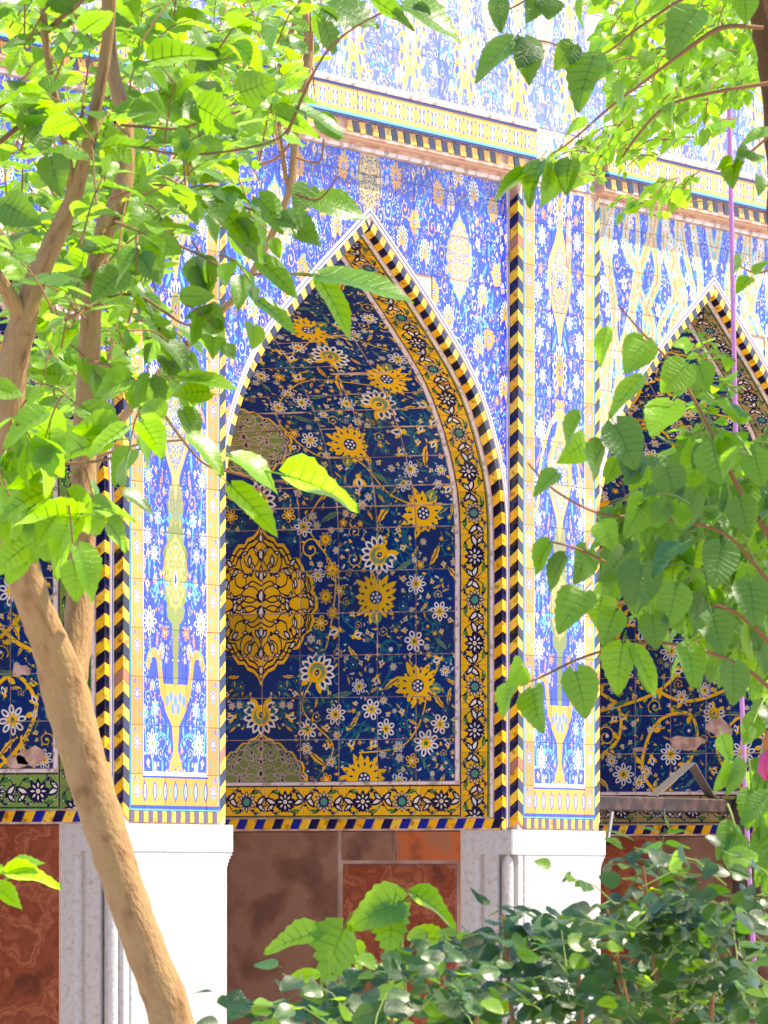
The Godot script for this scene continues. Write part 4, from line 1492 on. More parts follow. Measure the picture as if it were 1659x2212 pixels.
func leaf_mat(called: String, col: Color, through: Color, rough: float) -> StandardMaterial3D:
	var m := mat(called, col, rough, 0.5)
	m.backlight_enabled = true
	m.backlight = through
	return m


func leaf_node(called: String, shape: int, tone: int, t: Transform3D, parent: Node3D) -> void:
	var o := MeshInstance3D.new()
	o.name = called
	o.mesh = M.leaf_shapes[shape]
	o.set_surface_override_material(0, M.leaf_tones[tone])
	o.set_surface_override_material(1, M.vein_tones[tone])
	parent.add_child(o, true)
	o.transform = Transform3D(t.basis, t.origin - parent.global_position)


# a leaf from its stalk end to its tip; flat = how much of its width faces the viewer's side (1 broad, 0 edge-on)
func pose(a: Vector3, b: Vector3, width_scale: float, flat: float, roll: float) -> Transform3D:
	var l := b - a
	var y := l.normalized()
	var view := (a - CAM).normalized()
	var across := y.cross(view).normalized()
	var depth := across.cross(y).normalized()
	var ph := acos(clampf(flat, 0.0, 1.0)) * roll
	var x := (across * cos(ph) + depth * sin(ph)).normalized()
	var z := x.cross(y)
	if z.y < 0:
		x = -x
		z = -z
	return Transform3D(Basis(x * l.length() * width_scale, y * l.length(), z * l.length()), a)


# large leaves seen one by one: [x, y of the stalk end, x, y of the tip, width, distance, shape, tone] (as _at)
func hero_leaves(list: Array, parent: Node3D, shift := 0.0) -> void:
	for q in list:
		var d: float = q[5]
		var a := _at(q[0], q[1], d)
		var b := _at(q[2], q[3], d - 0.02 + rng.randf_range(-0.03, 0.02) + shift)
		var px: float = Vector2(q[2] - q[0], q[3] - q[1]).length()
		var wide: float = [0.92, 0.8, 0.55, 1.0, 0.62, 0.78, 0.86][q[6]]
		var f: float = clampf(q[4] / (px * wide), 0.18, 1.0)
		leaf_node("leaf", q[6], q[7], pose(a, b, maxf(1.0, q[4] / (px * wide)), f, 1.0 if rng.randf() < 0.6 else -1.0), parent)


func in_poly(p: Array, r: RandomNumberGenerator) -> Vector2:
	var pts := PackedVector2Array()
	var lo := Vector2(1e9, 1e9)
	var hi := -lo
	for q in p:
		var v := Vector2(q[0], q[1])
		pts.append(v)
		lo = lo.min(v)
		hi = hi.max(v)
	for i in 200:
		var c := Vector2(r.randf_range(lo.x, hi.x), r.randf_range(lo.y, hi.y))
		if Geometry2D.is_point_in_polygon(c, pts):
			return c
	return pts[0]


# leafy shoots through a volume: each a thin twig that comes from the direction of «from», with leaves to both sides
func shoots(parent: Node3D, poly: Array, depth: Vector2, n: int, size: Vector2, from: Vector2, shapes: Array, tones: Array, per: Vector2i, named: bool, twigs: Geo, pile: Array, r: RandomNumberGenerator, droop := 0.35, len_px := 120.0) -> void:
	for i in n:
		var c := in_poly(poly, r)
		var d := r.randf_range(depth.x, depth.y)
		var away2 := (c - from).normalized().rotated(r.randf_range(-0.8, 0.8))
		var tip := _at(c.x, c.y, d)
		var back := c - away2 * len_px * r.randf_range(0.7, 1.2)
		var root := _at(back.x, back.y, d + r.randf_range(-0.12, 0.12))
		var l := tip.distance_to(root)
		var mid := root.lerp(tip, 0.5) + Vector3(0, l * 0.12, 0)
		var path := smooth([root, mid, tip], 3)
		tube(twigs, path, smooth_f([0.0022, 0.0017, 0.001], 3), 5)
		var count := r.randi_range(per.x, per.y)
		for j in count:
			var t := 1.0 - float(j) / count * 0.85
			var at: Vector3 = path[clampi(int(t * (path.size() - 1)), 0, path.size() - 1)]
			var dirn := (tip - root).normalized()
			var side := dirn.cross(Vector3.UP).normalized() * (1.0 if j % 2 else -1.0)
			var out := (dirn * r.randf_range(0.3, 1.0) + side * r.randf_range(0.2, 1.1) * (0.0 if j == 0 else 1.0) + Vector3(0, r.randf_range(-droop * 2.2, 0.35 - droop), 0)).normalized()
			var up := Vector3(r.randf_range(-0.55, 0.55), 1.0, r.randf_range(-0.55, 0.55))
			if r.randf() < 0.35:      # many turn their upper side to the open garden
				up += RIGHT * r.randf_range(0.0, 0.7) - AWAY * r.randf_range(0.4, 1.2)
			up = up.normalized()
			var x := out.cross(up).normalized()
			if x.length() < 0.5:
				x = Vector3.RIGHT
			var s := r.randf_range(size.x, size.y) * (r.randf_range(0.5, 0.8) if j == 0 else r.randf_range(0.8, 1.12))
			var wide := r.randf_range(0.85, 1.12)
			var tr := Transform3D(Basis(x * s * wide, out * s, x.cross(out).normalized() * s), at + out * s * 0.28)
			var sh: int = shapes[r.randi() % shapes.size()]
			var tn: int = tones[r.randi() % tones.size()]
			if named:
				leaf_node("leaf", sh, tn, tr, parent)
			else:
				pile.append([sh, tn, tr])


func heap(called: String, pile: Array, parent: Node3D) -> void:     # leaves past the number that can be told apart
	var kinds := {}
	for p in pile:
		var key: int = p[0] * 100 + p[1]
		if not kinds.has(key):
			kinds[key] = []
		kinds[key].append(p[2])
	for key in kinds:
		var mesh: ArrayMesh = M.leaf_shapes[key / 100].duplicate()
		mesh.surface_set_material(0, M.leaf_tones[key % 100])
		mesh.surface_set_material(1, M.vein_tones[key % 100])
		var mm := MultiMesh.new()
		mm.transform_format = MultiMesh.TRANSFORM_3D
		mm.mesh = mesh
		mm.instance_count = kinds[key].size()
		for i in kinds[key].size():
			mm.set_instance_transform(i, kinds[key][i])
		var o := MultiMeshInstance3D.new()
		o.name = called
		o.multimesh = mm
		o.set_meta("kind", "stuff")
		parent.add_child(o, true)
		o.position = -parent.global_position


func limb(called: String, list: Array, parent: Node3D, m: Material, sides := 10, knobs := 0.05) -> MeshInstance3D:   # [x, y, distance, width] as _at
	var p := []
	var r := []
	for q in list:
		p.append(_at(q[0], q[1], q[2]))
		r.append(q[3] * 0.5 / 15500.0 * q[2])
	var g := Geo.new()
	tube(g, smooth(p, 6), smooth_f(r, 6), sides, knobs)
	return node(called, g.mesh(), m, parent)


func materials() -> void:
	M.mortar = mat("mortar", Color.WHITE, 0.9, 0.3)
	M.mortar.albedo_texture = grain(0.02, 4, [Color(0.66, 0.52, 0.45), Color(0.80, 0.67, 0.60)], [0.3, 0.7], 3, 0.0, 256)
	M.niche_glaze = glaze("niche_glaze", paint_niche(11), 0.24)
	M.vine_glaze = glaze("vine_glaze", paint_vines(17), 0.24)
	M["border_0"] = glaze("gold_border_glaze", paint_border(Color(0.90, 0.69, 0.10), 21), 0.24)
	M["border_-1"] = glaze("green_border_glaze", paint_border(Color(0.46, 0.58, 0.27), 22), 0.24)
	M["border_1"] = glaze("olive_border_glaze", paint_border(Color(0.62, 0.55, 0.33), 23), 0.24)
	M.spandrel_glaze = glaze("spandrel_glaze", paint_spandrel(31, false), 0.2)
	M.band_glaze = glaze("band_glaze", paint_spandrel(32, true), 0.2)
	M.pier_glaze = glaze("pier_glaze", paint_pier(), 0.2)
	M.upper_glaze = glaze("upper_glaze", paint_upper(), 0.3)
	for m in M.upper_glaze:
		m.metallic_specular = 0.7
	M.frieze_glaze = glaze("frieze_glaze", paint_frieze(), 0.2)
	var worn := grain(0.03, 4, [Color(0.72, 0.70, 0.66), Color(1, 1, 1), Color(1, 1, 1)], [0.2, 0.42, 1.0], 5, 0.0, 256)
	M.gold_glaze = []
	M.night_glaze = []
	for i in 3:
		var m := mat("gold_glaze", [Color(0.90, 0.69, 0.11), Color(0.88, 0.64, 0.09), Color(0.90, 0.72, 0.22)][i], 0.22)
		m.albedo_texture = worn
		M.gold_glaze.append(m)
		m = mat("night_glaze", [Color(0.05, 0.05, 0.21), Color(0.06, 0.065, 0.26), Color(0.05, 0.055, 0.16)][i], 0.2)
		m.albedo_texture = worn
		M.night_glaze.append(m)
	M.dusk_glaze = mat("dusk_glaze", Color(0.33, 0.28, 0.40), 0.3)
	M.chip = mat("bare_clay", Color(0.62, 0.42, 0.32), 0.8)
	M.clay = mat("clay", Color(0.76, 0.60, 0.48), 0.8)
	M.white_glaze = mat("white_glaze", Color(0.86, 0.80, 0.79), 0.3)
	M.white_glaze.albedo_texture = worn
	M.cobalt_glaze = mat("cobalt_glaze", Color(0.07, 0.12, 0.52), 0.22)
	M.aqua_glaze = mat("aqua_glaze", Color(0.36, 0.66, 0.78), 0.25)
	M.white_stone = mat("white_stone", Color.WHITE, 0.72)
	M.white_stone.albedo_texture = grain(0.02, 7, [Color(0.66, 0.61, 0.57), Color(0.695, 0.675, 0.65), Color(0.72, 0.70, 0.68), Color(0.68, 0.665, 0.65)], [0.12, 0.34, 0.6, 1.0], 8, 12.0, 1024)
	M.white_stone.heightmap_enabled = true
	M.white_stone.heightmap_texture = bump(0.05, 9)
	M.white_stone.heightmap_scale = 0.25
	M.pale_stone = mat("pale_stone", Color.WHITE, 0.75)
	M.pale_stone.albedo_texture = grain(0.01, 4, [Color(0.55, 0.42, 0.36), Color(0.72, 0.62, 0.57)], [0.2, 0.8], 12, 8.0, 256)
	for q in [["red_marble", [Color(0.36, 0.16, 0.09), Color(0.53, 0.25, 0.14), Color(0.45, 0.20, 0.11), Color(0.61, 0.35, 0.23), Color(0.49, 0.23, 0.13), Color(0.63, 0.38, 0.26), Color(0.46, 0.21, 0.12), Color(0.58, 0.32, 0.20)], [0.15, 0.32, 0.40, 0.46, 0.52, 0.58, 0.66, 0.8], 21, 80.0], ["brown_marble", [Color(0.36, 0.24, 0.19), Color(0.46, 0.32, 0.25), Color(0.53, 0.39, 0.31), Color(0.50, 0.36, 0.28)], [0.15, 0.45, 0.62, 0.85], 34, 60.0], ["orange_marble", [Color(0.50, 0.25, 0.14), Color(0.70, 0.36, 0.18), Color(0.60, 0.38, 0.26)], [0.2, 0.5, 0.8], 29, 20.0]]:
		var m := mat(q[0], Color.WHITE, 0.45)
		m.albedo_texture = grain(0.0045, 5, q[1], q[2], q[3], q[4], 1024)
		M[q[0]] = m
	M.bark = mat("bark", Color.WHITE, 0.8, 0.3)
	M.bark.albedo_texture = grain(0.012, 5, [Color(0.46, 0.35, 0.22), Color(0.57, 0.44, 0.29), Color(0.61, 0.49, 0.33), Color(0.58, 0.47, 0.29), Color(0.65, 0.55, 0.42)], [0.05, 0.3, 0.6, 0.8, 0.97], 44, 14.0, 512)
	M.bark.uv1_scale = Vector3(3.0, 1.5, 1.0)
	M.bark.heightmap_enabled = true
	M.bark.heightmap_texture = bump(0.05, 45, 5)
	M.bark.heightmap_scale = 0.22
	M.old_bark = M.bark.duplicate()
	M.old_bark.albedo_color = Color(0.6, 0.55, 0.5)
	M.twig = mat("twig", Color(0.50, 0.33, 0.17), 0.7)
	M.green_stem = mat("green_stem", Color(0.45, 0.52, 0.16), 0.6)
	var blade := paint_blade()
	M.leaf_tones = []
	M.vein_tones = []
	# deep, middle, fresh, young yellow-green, blue-green rose, dark rose
	for q in [[Color(0.12, 0.23, 0.015), Color(0.48, 0.66, 0.0), 0.33], [Color(0.16, 0.29, 0.015), Color(0.57, 0.77, 0.0), 0.33], [Color(0.23, 0.37, 0.02), Color(0.66, 0.85, 0.0), 0.33], [Color(0.33, 0.48, 0.03), Color(0.68, 0.88, 0.01), 0.33], [Color(0.15, 0.27, 0.065), Color(0.32, 0.50, 0.02), 0.30], [Color(0.085, 0.17, 0.03), Color(0.26, 0.42, 0.01), 0.30]]:
		var lm := leaf_mat("leaf", q[0], q[1], q[2])
		lm.metallic_specular = 0.5
		lm.heightmap_enabled = true
		lm.heightmap_texture = blade
		lm.heightmap_scale = 0.12
		M.leaf_tones.append(lm)
		var v := leaf_mat("vein", q[0].lerp(Color(0.66, 0.72, 0.22), 0.3), q[1].lerp(Color(0.75, 0.85, 0.2), 0.25), 0.5)
		M.vein_tones.append(v)
	# broad heart, mulberry, lance, lobed, rose leaflet
	M.leaf_shapes = [leaf_mesh(0.92, 0.16, 0.16, 0.20, 0.03, 0.25, 0.05, 1), leaf_mesh(0.80, 0.10, 0.24, 0.28, 0.045, 0.3, 0.06, 2), leaf_mesh(0.55, 0.06, 0.12, 0.22, 0.03, 0.2, 0.04, 3), leaf_mesh(1.0, 0.14, 0.14, 0.12, 0.14, 0.35, 0.05, 4), leaf_mesh(0.62, 0.0, 0.10, 0.18, 0.03, 0.0, 0.03, 5, 0.16), leaf_mesh(0.78, 0.12, 0.48, 0.34, 0.05, 0.3, 0.09, 6), leaf_mesh(0.86, 0.16, -0.12, 0.10, 0.05, 0.3, 0.13, 7)]


func ground() -> void:
	var g := Geo.new()
	for i in 12:
		for j in 12:
			var x := -180.0 + i * 30.0
			var z := -180.0 + j * 30.0
			g.quad(Vector3(x, 0, z), Vector3(x + 30, 0, z), Vector3(x + 30, 0, z + 30), Vector3(x, 0, z + 30), Vector3.UP, Vector2(x, z), Vector2(x + 30, z), Vector2(x + 30, z + 30), Vector2(x, z + 30))
	var m := mat("paving", Color.WHITE, 0.85)
	m.albedo_texture = grain(0.01, 4, [Color(0.66, 0.63, 0.59), Color(0.76, 0.73, 0.69)], [0.25, 0.75], 71, 0.0, 256)
	var o := node("ground", g.mesh(), m, self, "structure")
	o.set_meta("label", "pale paved ground of the mosque courtyard")


func objects() -> void:
	# a pink pole that leans in front of the right-hand niche
	var base := _at(1652.0, 2790.0, 27.0)
	base.y = 0.0
	var t := thing("pink_pole", "thin pink pole leaning up through the leaves at right", "pole", base)
	var g := Geo.new()
	var pole := []
	for q in [[1576, 200], [1577, 300], [1589, 900], [1600, 1400], [1612, 1750], [1634, 2160], [1648, 2500]]:
		pole.append(_at(q[0], q[1], 27.0))
	pole.append(base)
	pole.reverse()
	tube(g, smooth(pole, 4), smooth_f([0.009, 0.009, 0.009, 0.009, 0.009, 0.009, 0.009, 0.009], 4), 12)
	node("shaft", g.mesh(), mat("pink_paint", Color(0.66, 0.42, 0.62), 0.35), t)
	for y in [640, 1180, 1555]:
		g = Geo.new()
		var p := _at(1577.0 + (y - 300.0) * 0.0262, y, 27.0)
		tube(g, [p + Vector3(0, 0.012, 0), p - Vector3(0, 0.012, 0)], [0.0105, 0.0105], 12)
		node("joint", g.mesh(), mat("pink_band", Color(0.70, 0.52, 0.66), 0.5), t)
	# a wooden frame before the right-hand niche, and bent metal strips on it
	var wood := mat("old_wood", Color.WHITE, 0.7)
	wood.albedo_texture = grain(0.02, 4, [Color(0.15, 0.09, 0.08), Color(0.29, 0.19, 0.16)], [0.3, 0.7], 81, 10.0, 256)
	var f := thing("wooden_frame", "dark brown wooden rail on a post before the right niche", "frame", Vector3(4.58, 0, -0.5))
	for q in [["rail", Vector3(1.5, 0.412, -0.62), Vector3(4.54, 0.495, -0.55)], ["post", Vector3(4.545, -1.55, -0.555), Vector3(4.62, 0.492, -0.48)], ["post", Vector3(1.55, -1.55, -0.70), Vector3(1.62, 0.405, -0.63)], ["rail", Vector3(4.625, 0.44, -0.60), Vector3(4.70, 0.495, -0.54)]]:
		g = Geo.new()
		g.box(q[1] + Vector3(0, EYE, 0), q[2] + Vector3(0, EYE, 0), 0.008)
		node(q[0], g.mesh(), wood, f)
	var metal := mat("metal", Color(0.55, 0.53, 0.52), 0.35)
	metal.metallic = 0.7
	var s := thing("metal_strip", "bent grey metal strip standing like a tent on the wooden rail", "metal strip", Vector3(3.9, 0.497 + EYE, -0.58))
	var side := [Vector3(3.38, 0.498 + EYE, -0.58), Vector3(3.96, 0.70 + EYE, -0.58), Vector3(4.26, 0.51 + EYE, -0.58), Vector3(4.33, 0.498 + EYE, -0.58)]
	for i in 3:
		g = Geo.new()
		var d: Vector3 = (side[i + 1] - side[i]).normalized()
		var nn := Vector3(-d.y, d.x, 0)
		var a: Vector3 = side[i]
		var b: Vector3 = side[i + 1]
		var w := Vector3(0, 0, 0.03)
		var th := nn * 0.005
		g.quad(a - w + th, b - w + th, b + w + th, a + w + th, nn)
		g.quad(a - w, b - w, b + w, a + w, -nn)
		g.quad(a + w, b + w, b + w + th, a + w + th, Vector3.BACK)
		g.quad(a - w, b - w, b - w + th, a - w + th, Vector3.FORWARD)
		node("flat_bar", g.mesh(), metal, s)
	var s2 := thing("metal_strip", "short grey metal bar leaning below the wooden rail by the pier", "metal strip", Vector3(2.42, 0.30 + EYE, -0.4))
	g = Geo.new()
	tube(g, [Vector3(2.30, 0.22 + EYE, -0.40), Vector3(2.60, 0.395 + EYE, -0.50)], [0.016, 0.016], 4)
	node("bar", g.mesh(), metal, s2)
	# a pink bloom half outside the frame
	var c := _at(1662.0, 1648.0, 11.0)
	var fl := thing("pink_flower", "wilting pink blossom with a brown calyx at the right edge", "flower", c)
	var pinkm := leaf_mat("petal", Color(0.78, 0.26, 0.46), Color(0.8, 0.3, 0.5), 0.4)
	for i in 7:
		g = Geo.new()
		var a := TAU * i / 7
		var o := Vector3(cos(a), 0, sin(a))
		tube(g, [c + Vector3(0, 0.022, 0), c + o * 0.009 + Vector3(0, 0.008, 0), c + o * 0.011 + Vector3(0, -0.012, 0), c + o * 0.007 + Vector3(0, -0.026, 0)], [0.003, 0.0065, 0.0075, 0.0015], 6)
		node("petal", g.mesh(), pinkm, fl)
	g = Geo.new()
	tube(g, [c + Vector3(0.02, 0.09, 0.02), c + Vector3(0.004, 0.055, 0.004), c + Vector3(0, 0.035, 0), c + Vector3(0, 0.02, 0)], [0.002, 0.003, 0.011, 0.009], 8)
	node("calyx", g.mesh(), mat("dry_calyx", Color(0.62, 0.36, 0.12), 0.7), fl)


func plants() -> void:
	var r := RandomNumberGenerator.new()
	r.seed = 99
	# ---- the mulberry tree at left: two stems that part above the dado
	var d := 14.0
	var base := _at(440.0, 2000.0, d)
	base.y = 0.0
	var t := thing("mulberry_tree", "smooth-barked forked tree with large green leaves at left", "tree", base)
	limb("trunk", [[470, 3640, d, 118], [440, 3000, d, 110], [415, 2500, d, 104], [372, 2212, d, 98], [318, 2060, d, 88], [262, 1900, d, 88], [218, 1760, d, 92], [175, 1620, d, 96], [140, 1490, d, 104], [112, 1400, d - 0.02, 84], [72, 1300, d - 0.05, 76], [42, 1200, d - 0.08, 78], [20, 1080, d - 0.1, 76], [16, 930, d - 0.12, 70], [30, 780, d - 0.13, 68], [52, 690, d - 0.14, 60]], t, M.bark, 20, 0.045)
	limb("branch", [[150, 1500, d + 0.01, 70], [166, 1400, d + 0.05, 64], [174, 1280, d + 0.08, 62], [180, 1100, d + 0.1, 56], [184, 930, d + 0.12, 52], [193, 780, d + 0.13, 48], [200, 640, d + 0.14, 46], [226, 500, d + 0.15, 44], [262, 420, d + 0.16, 42], [272, 330, d + 0.17, 40], [266, 240, d + 0.18, 34], [240, 130, d + 0.2, 30], [232, -60, d + 0.25, 26]], t, M.bark, 16, 0.06)
	limb("branch", [[46, 720, d - 0.14, 56], [72, 620, d - 0.15, 50], [108, 540, d - 0.16, 46], [140, 470, d - 0.16, 42], [160, 425, d - 0.16, 38], [186, 330, d - 0.17, 29], [206, 240, d - 0.18, 27], [226, 130, d - 0.19, 26], [238, 30, d - 0.2, 25], [244, -90, d - 0.2, 24]], t, M.bark, 14, 0.05)
	limb("branch", [[158, 432, d - 0.16, 26], [146, 340, d - 0.17, 19], [126, 240, d - 0.18, 17], [108, 150, d - 0.2, 16], [97, 70, d - 0.22, 17], [92, -40, d - 0.22, 15]], t, M.bark, 10, 0.04)
	limb("branch", [[104, 66, d - 0.21, 14], [128, 42, d - 0.24, 12], [160, 18, d - 0.3, 11], [200, -20, d - 0.4, 10]], t, M.bark, 8, 0.03)
	limb("branch", [[50, 690, d - 0.14, 44], [22, 640, d - 0.18, 34], [-10, 590, d - 0.22, 28], [-60, 520, d - 0.25, 26]], t, M.bark, 12, 0.05)
	for q in [[[110, 262, 8], [60, 262, 12], [20, 290, 12], [-20, 325, 10]], [[60, 205, 6], [20, 215, 13], [0, 228, 14], [-30, 250, 12]], [[100, 262, 10], [170, 258, 7], [182, 228, 9]], [[262, 270, 8], [330, 275, 6], [390, 278, 6], [440, 262, 5], [520, 240, 4]], [[140, 690, 12], [190, 670, 9], [250, 640, 7]], [[60, 960, 10], [140, 1000, 7], [240, 990, 6], [330, 960, 5]], [[180, 1090, 10], [120, 1100, 8], [40, 1110, 6]], [[250, 480, 9], [330, 510, 7], [420, 545, 6], [520, 600, 5]], [[200, 640, 10], [300, 640, 7], [400, 700, 6], [470, 690, 5]], [[190, 780, 10], [260, 800, 8], [330, 860, 7], [380, 930, 7], [440, 1000, 6], [500, 1020, 5]], [[240, 430, 8], [330, 400, 7], [430, 420, 6], [560, 460, 5], [650, 520, 4]], [[265, 300, 9], [360, 330, 7], [470, 330, 6], [600, 300, 5], [640, 240, 4]], [[500, 600, 5], [590, 590, 6], [690, 597, 6]], [[500, 1020, 5], [560, 1035, 5], [620, 1040, 5]], [[620, 290, 8], [700, 120, 6], [800, 40, 5], [890, 10, 5]], [[640, 420, 6], [690, 430, 5], [730, 380, 4]]]:
		var l := []
		for p in q:
			l.append([p[0], p[1], d - 0.2 - 0.0006 * absf(p[0] - 150.0), p[2]])
		limb("twig", l, t, M.bark if q[0][2] > 8 else M.twig, 7, 0.03)
	hero_leaves([
		[692, 596, 895, 629, 44, 13.4, 2, 1], [688, 600, 768, 724, 46, 13.4, 2, 2], [558, 650, 646, 714, 32, 13.5, 2, 1], [640, 235, 757, 287, 26, 13.5, 2, 1], [686, 436, 796, 459, 62, 13.5, 1, 1], [668, 405, 640, 455, 60, 13.6, 0, 0], [690, 30, 733, 116, 66, 13.5, 3, 0], [716, 16, 820, 50, 70, 13.5, 3, 0], [872, 14, 1003, 64, 50, 13.3, 1, 1], [800, -6, 905, 58, 40, 13.3, 2, 0], [900, 8, 935, 60, 34, 13.3, 2, 0],
		[505, 988, 612, 1047, 44, 13.2, 1, 3], [622, 1028, 792, 1073, 70, 13.2, 1, 2], [500, 1050, 608, 1150, 54, 13.2, 2, 2], [412, 938, 492, 1022, 40, 13.2, 2, 2], [262, 590, 200, 640, 66, 13.6, 0, 0], [452, 675, 478, 750, 54, 13.5, 0, 0], [470, 670, 395, 682, 30, 13.5, 2, 0], [548, 705, 552, 748, 30, 13.5, 0, 2], [388, 815, 517, 828, 32, 13.4, 2, 2], [452, 846, 372, 846, 56, 13.4, 0, 1], [396, 886, 436, 952, 48, 13.4, 1, 0],
		[228, 955, 62, 990, 66, 13.0, 1, 2], [246, 922, 148, 914, 60, 13.0, 1, 2], [128, 1022, 2, 1034, 60, 13.0, 1, 2], [286, 972, 236, 1040, 50, 13.1, 1, 1], [-12, 838, 49, 850, 46, 13.0, 1, 2], [170, 1110, 20, 1106, 46, 12.9, 1, 2], [100, 1060, -10, 1105, 54, 13.0, 1, 2], [150, 1075, 210, 1150, 60, 13.0, 0, 2], [170, 1120, 100, 1240, 60, 12.9, 1, 2], [50, 1185, -20, 1235, 60, 13.0, 1, 2], [208, 1100, 302, 1108, 40, 13.1, 1, 1], [232, 1130, 288, 1188, 44, 13.1, 1, 1], [268, 1062, 338, 1106, 28, 13.1, 2, 0], [120, 1115, 70, 1180, 56, 13.0, 1, 2], [180, 880, 270, 935, 60, 13.3, 1, 1], [280, 820, 190, 850, 60, 13.3, 1, 1], [350, 900, 300, 860, 50, 13.3, 1, 2], [330, 690, 380, 770, 50, 13.5, 1, 1], [390, 640, 470, 640, 44, 13.5, 2, 1], [560, 560, 650, 640, 50, 13.5, 2, 1], [610, 470, 700, 520, 64, 13.5, 1, 0], [500, 500, 590, 560, 70, 13.5, 1, 0], [480, 450, 540, 520, 60, 13.5, 0, 1], [560, 430, 620, 500, 60, 13.5, 0, 1], [330, 130, 470, 95, 60, 13.5, 1, 0], [520, 200, 600, 170, 80, 13.5, 0, 0], [430, 230, 520, 280, 90, 13.5, 3, 1], [350, 200, 440, 250, 60, 13.5, 1, 0], [300, 500, 390, 545, 60, 13.5, 2, 1], [10, 440, 80, 480, 70, 13.3, 1, 0], [110, 340, 130, 420, 70, 13.6, 1, 0], [60, 250, 110, 330, 70, 13.7, 0, 0], [690, 250, 735, 300, 40, 13.6, 2, 0], [600, 250, 700, 290, 40, 13.6, 2, 1]], t)
	var twigs := Geo.new()
	var pile := []
	shoots(t, [[0, -40], [640, -40], [600, 120], [520, 330], [420, 470], [330, 560], [280, 760], [0, 560]], Vector2(13.2, 15.2), 46, Vector2(0.06, 0.1), Vector2(150, 700), [0, 1, 5, 2, 6, 2], [0, 1, 1, 2, 2], Vector2i(4, 5), true, twigs, pile, r, 0.3, 130.0)
	shoots(t, [[0, -60], [700, -60], [600, 220], [380, 420], [280, 700], [220, 880], [90, 900], [0, 700]], Vector2(14.4, 17.0), 110, Vector2(0.055, 0.09), Vector2(150, 900), [0, 1, 5, 2, 6], [0, 1, 1, 2, 2, 3], Vector2i(4, 6), false, twigs, pile, r, 0.3, 130.0)
	shoots(t, [[330, 480], [480, 400], [620, 420], [720, 480], [640, 600], [480, 640], [360, 640]], Vector2(13.3, 14.2), 6, Vector2(0.055, 0.085), Vector2(250, 300), [1, 1, 2], [0, 0, 1, 1], Vector2i(4, 5), true, twigs, pile, r, 0.4, 110.0)
	shoots(t, [[200, 620], [420, 640], [480, 720], [380, 860], [230, 900]], Vector2(13.3, 14.2), 5, Vector2(0.05, 0.08), Vector2(150, 500), [1, 1, 2], [0, 1, 1], Vector2i(3, 4), true, twigs, pile, r, 0.4, 110.0)
	shoots(t, [[-200, -60], [1250, -60], [1200, -800], [-200, -800]], Vector2(13.0, 16.5), 45, Vector2(0.07, 0.11), Vector2(300, 300), [0, 1], [0, 1, 1, 2], Vector2i(4, 6), false, twigs, pile, r, 0.3, 130.0)  # unseen crown above the view, added to shade the tree below
	shoots(t, [[250, 560], [480, 560], [500, 700], [470, 900], [300, 940], [200, 900]], Vector2(13.2, 14.0), 9, Vector2(0.05, 0.08), Vector2(150, 400), [1, 1, 2], [0, 0, 1, 1], Vector2i(4, 5), true, twigs, pile, r, 0.4, 100.0)
	shoots(t, [[0, 900], [260, 900], [300, 1000], [260, 1180], [60, 1220], [0, 1100]], Vector2(12.7, 13.6), 12, Vector2(0.07, 0.1), Vector2(150, 700), [1, 1, 0], [1, 2, 2, 3], Vector2i(3, 4), true, twigs, pile, r, 0.35, 90.0)
	heap("foliage", pile, t)
	node("twigs", twigs.mesh(), M.twig, t, "stuff")

	# ---- a slender tree behind it, nearer to the wall
	d = 24.0
	base = _at(655.0, 2000.0, d)
	base.y = 0.0
	t = thing("mulberry_tree", "slender pale-stemmed tree behind the forked tree, nearer the tiled wall", "tree", base)
	limb("trunk", [[440, 2800, d, 34], [380, 2230, d, 32], [318, 2070, d, 30], [215, 1760, d, 28], [160, 1520, d, 26], [170, 1350, d, 24], [182, 1120, d, 22], [215, 985, d, 20], [300, 860, d, 18], [392, 758, d, 17], [470, 680, d, 16], [524, 628, d, 16], [552, 578, d, 15], [600, 480, d, 15], [628, 400, d, 16], [640, 300, d, 18], [656, 190, d, 24], [668, 90, d, 22], [650, -40, d, 18]], t, M.bark, 10, 0.04)
	limb("branch", [[622, 410, d, 10], [600, 250, d, 12], [606, 140, d, 14], [640, 40, d, 12], [660, -40, d, 10]], t, M.bark, 8, 0.03)
	limb("branch", [[215, 985, d, 14], [250, 700, d, 13], [320, 420, d, 12], [368, 140, d, 11], [385, -30, d, 10]], t, M.bark, 8, 0.03)
	for q in [[[636, 300, 5], [600, 340, 4], [560, 356, 3]], [[640, 340, 4], [690, 350, 3], [700, 300, 3]], [[650, 180, 5], [600, 130, 4], [560, 60, 4], [520, 0, 3]], [[372, 100, 5], [420, 130, 4], [470, 130, 3]], [[215, 985, 6], [300, 960, 4], [400, 950, 3]]]:
		var l := []
		for p in q:
			l.append([p[0], p[1], d - 0.1, p[2] + 2])
		limb("twig", l, t, M.twig, 6, 0.0)
	twigs = Geo.new()
	pile = []
	shoots(t, [[250, -40], [760, -40], [690, 130], [600, 300], [480, 400], [330, 520], [230, 640], [200, 300]], Vector2(22.5, 25.0), 54, Vector2(0.055, 0.085), Vector2(500, 700), [0, 1], [1, 2, 2, 3], Vector2i(4, 5), true, twigs, pile, r, 0.2, 90.0)
	shoots(t, [[0, -40], [740, -40], [580, 280], [380, 440], [260, 700], [180, 860], [60, 900], [0, 700]], Vector2(22.5, 26.0), 150, Vector2(0.055, 0.085), Vector2(300, 900), [0, 1], [1, 2, 2, 3, 3], Vector2i(4, 6), false, twigs, pile, r, 0.2, 90.0)
	heap("foliage", pile, t)
	node("twigs", twigs.mesh(), M.twig, t, "stuff")

	# ---- the old tree at the upper right: rough trunk at the edge, branches hanging into the picture
	d = 14.5
	base = _at(1780.0, 2000.0, d)
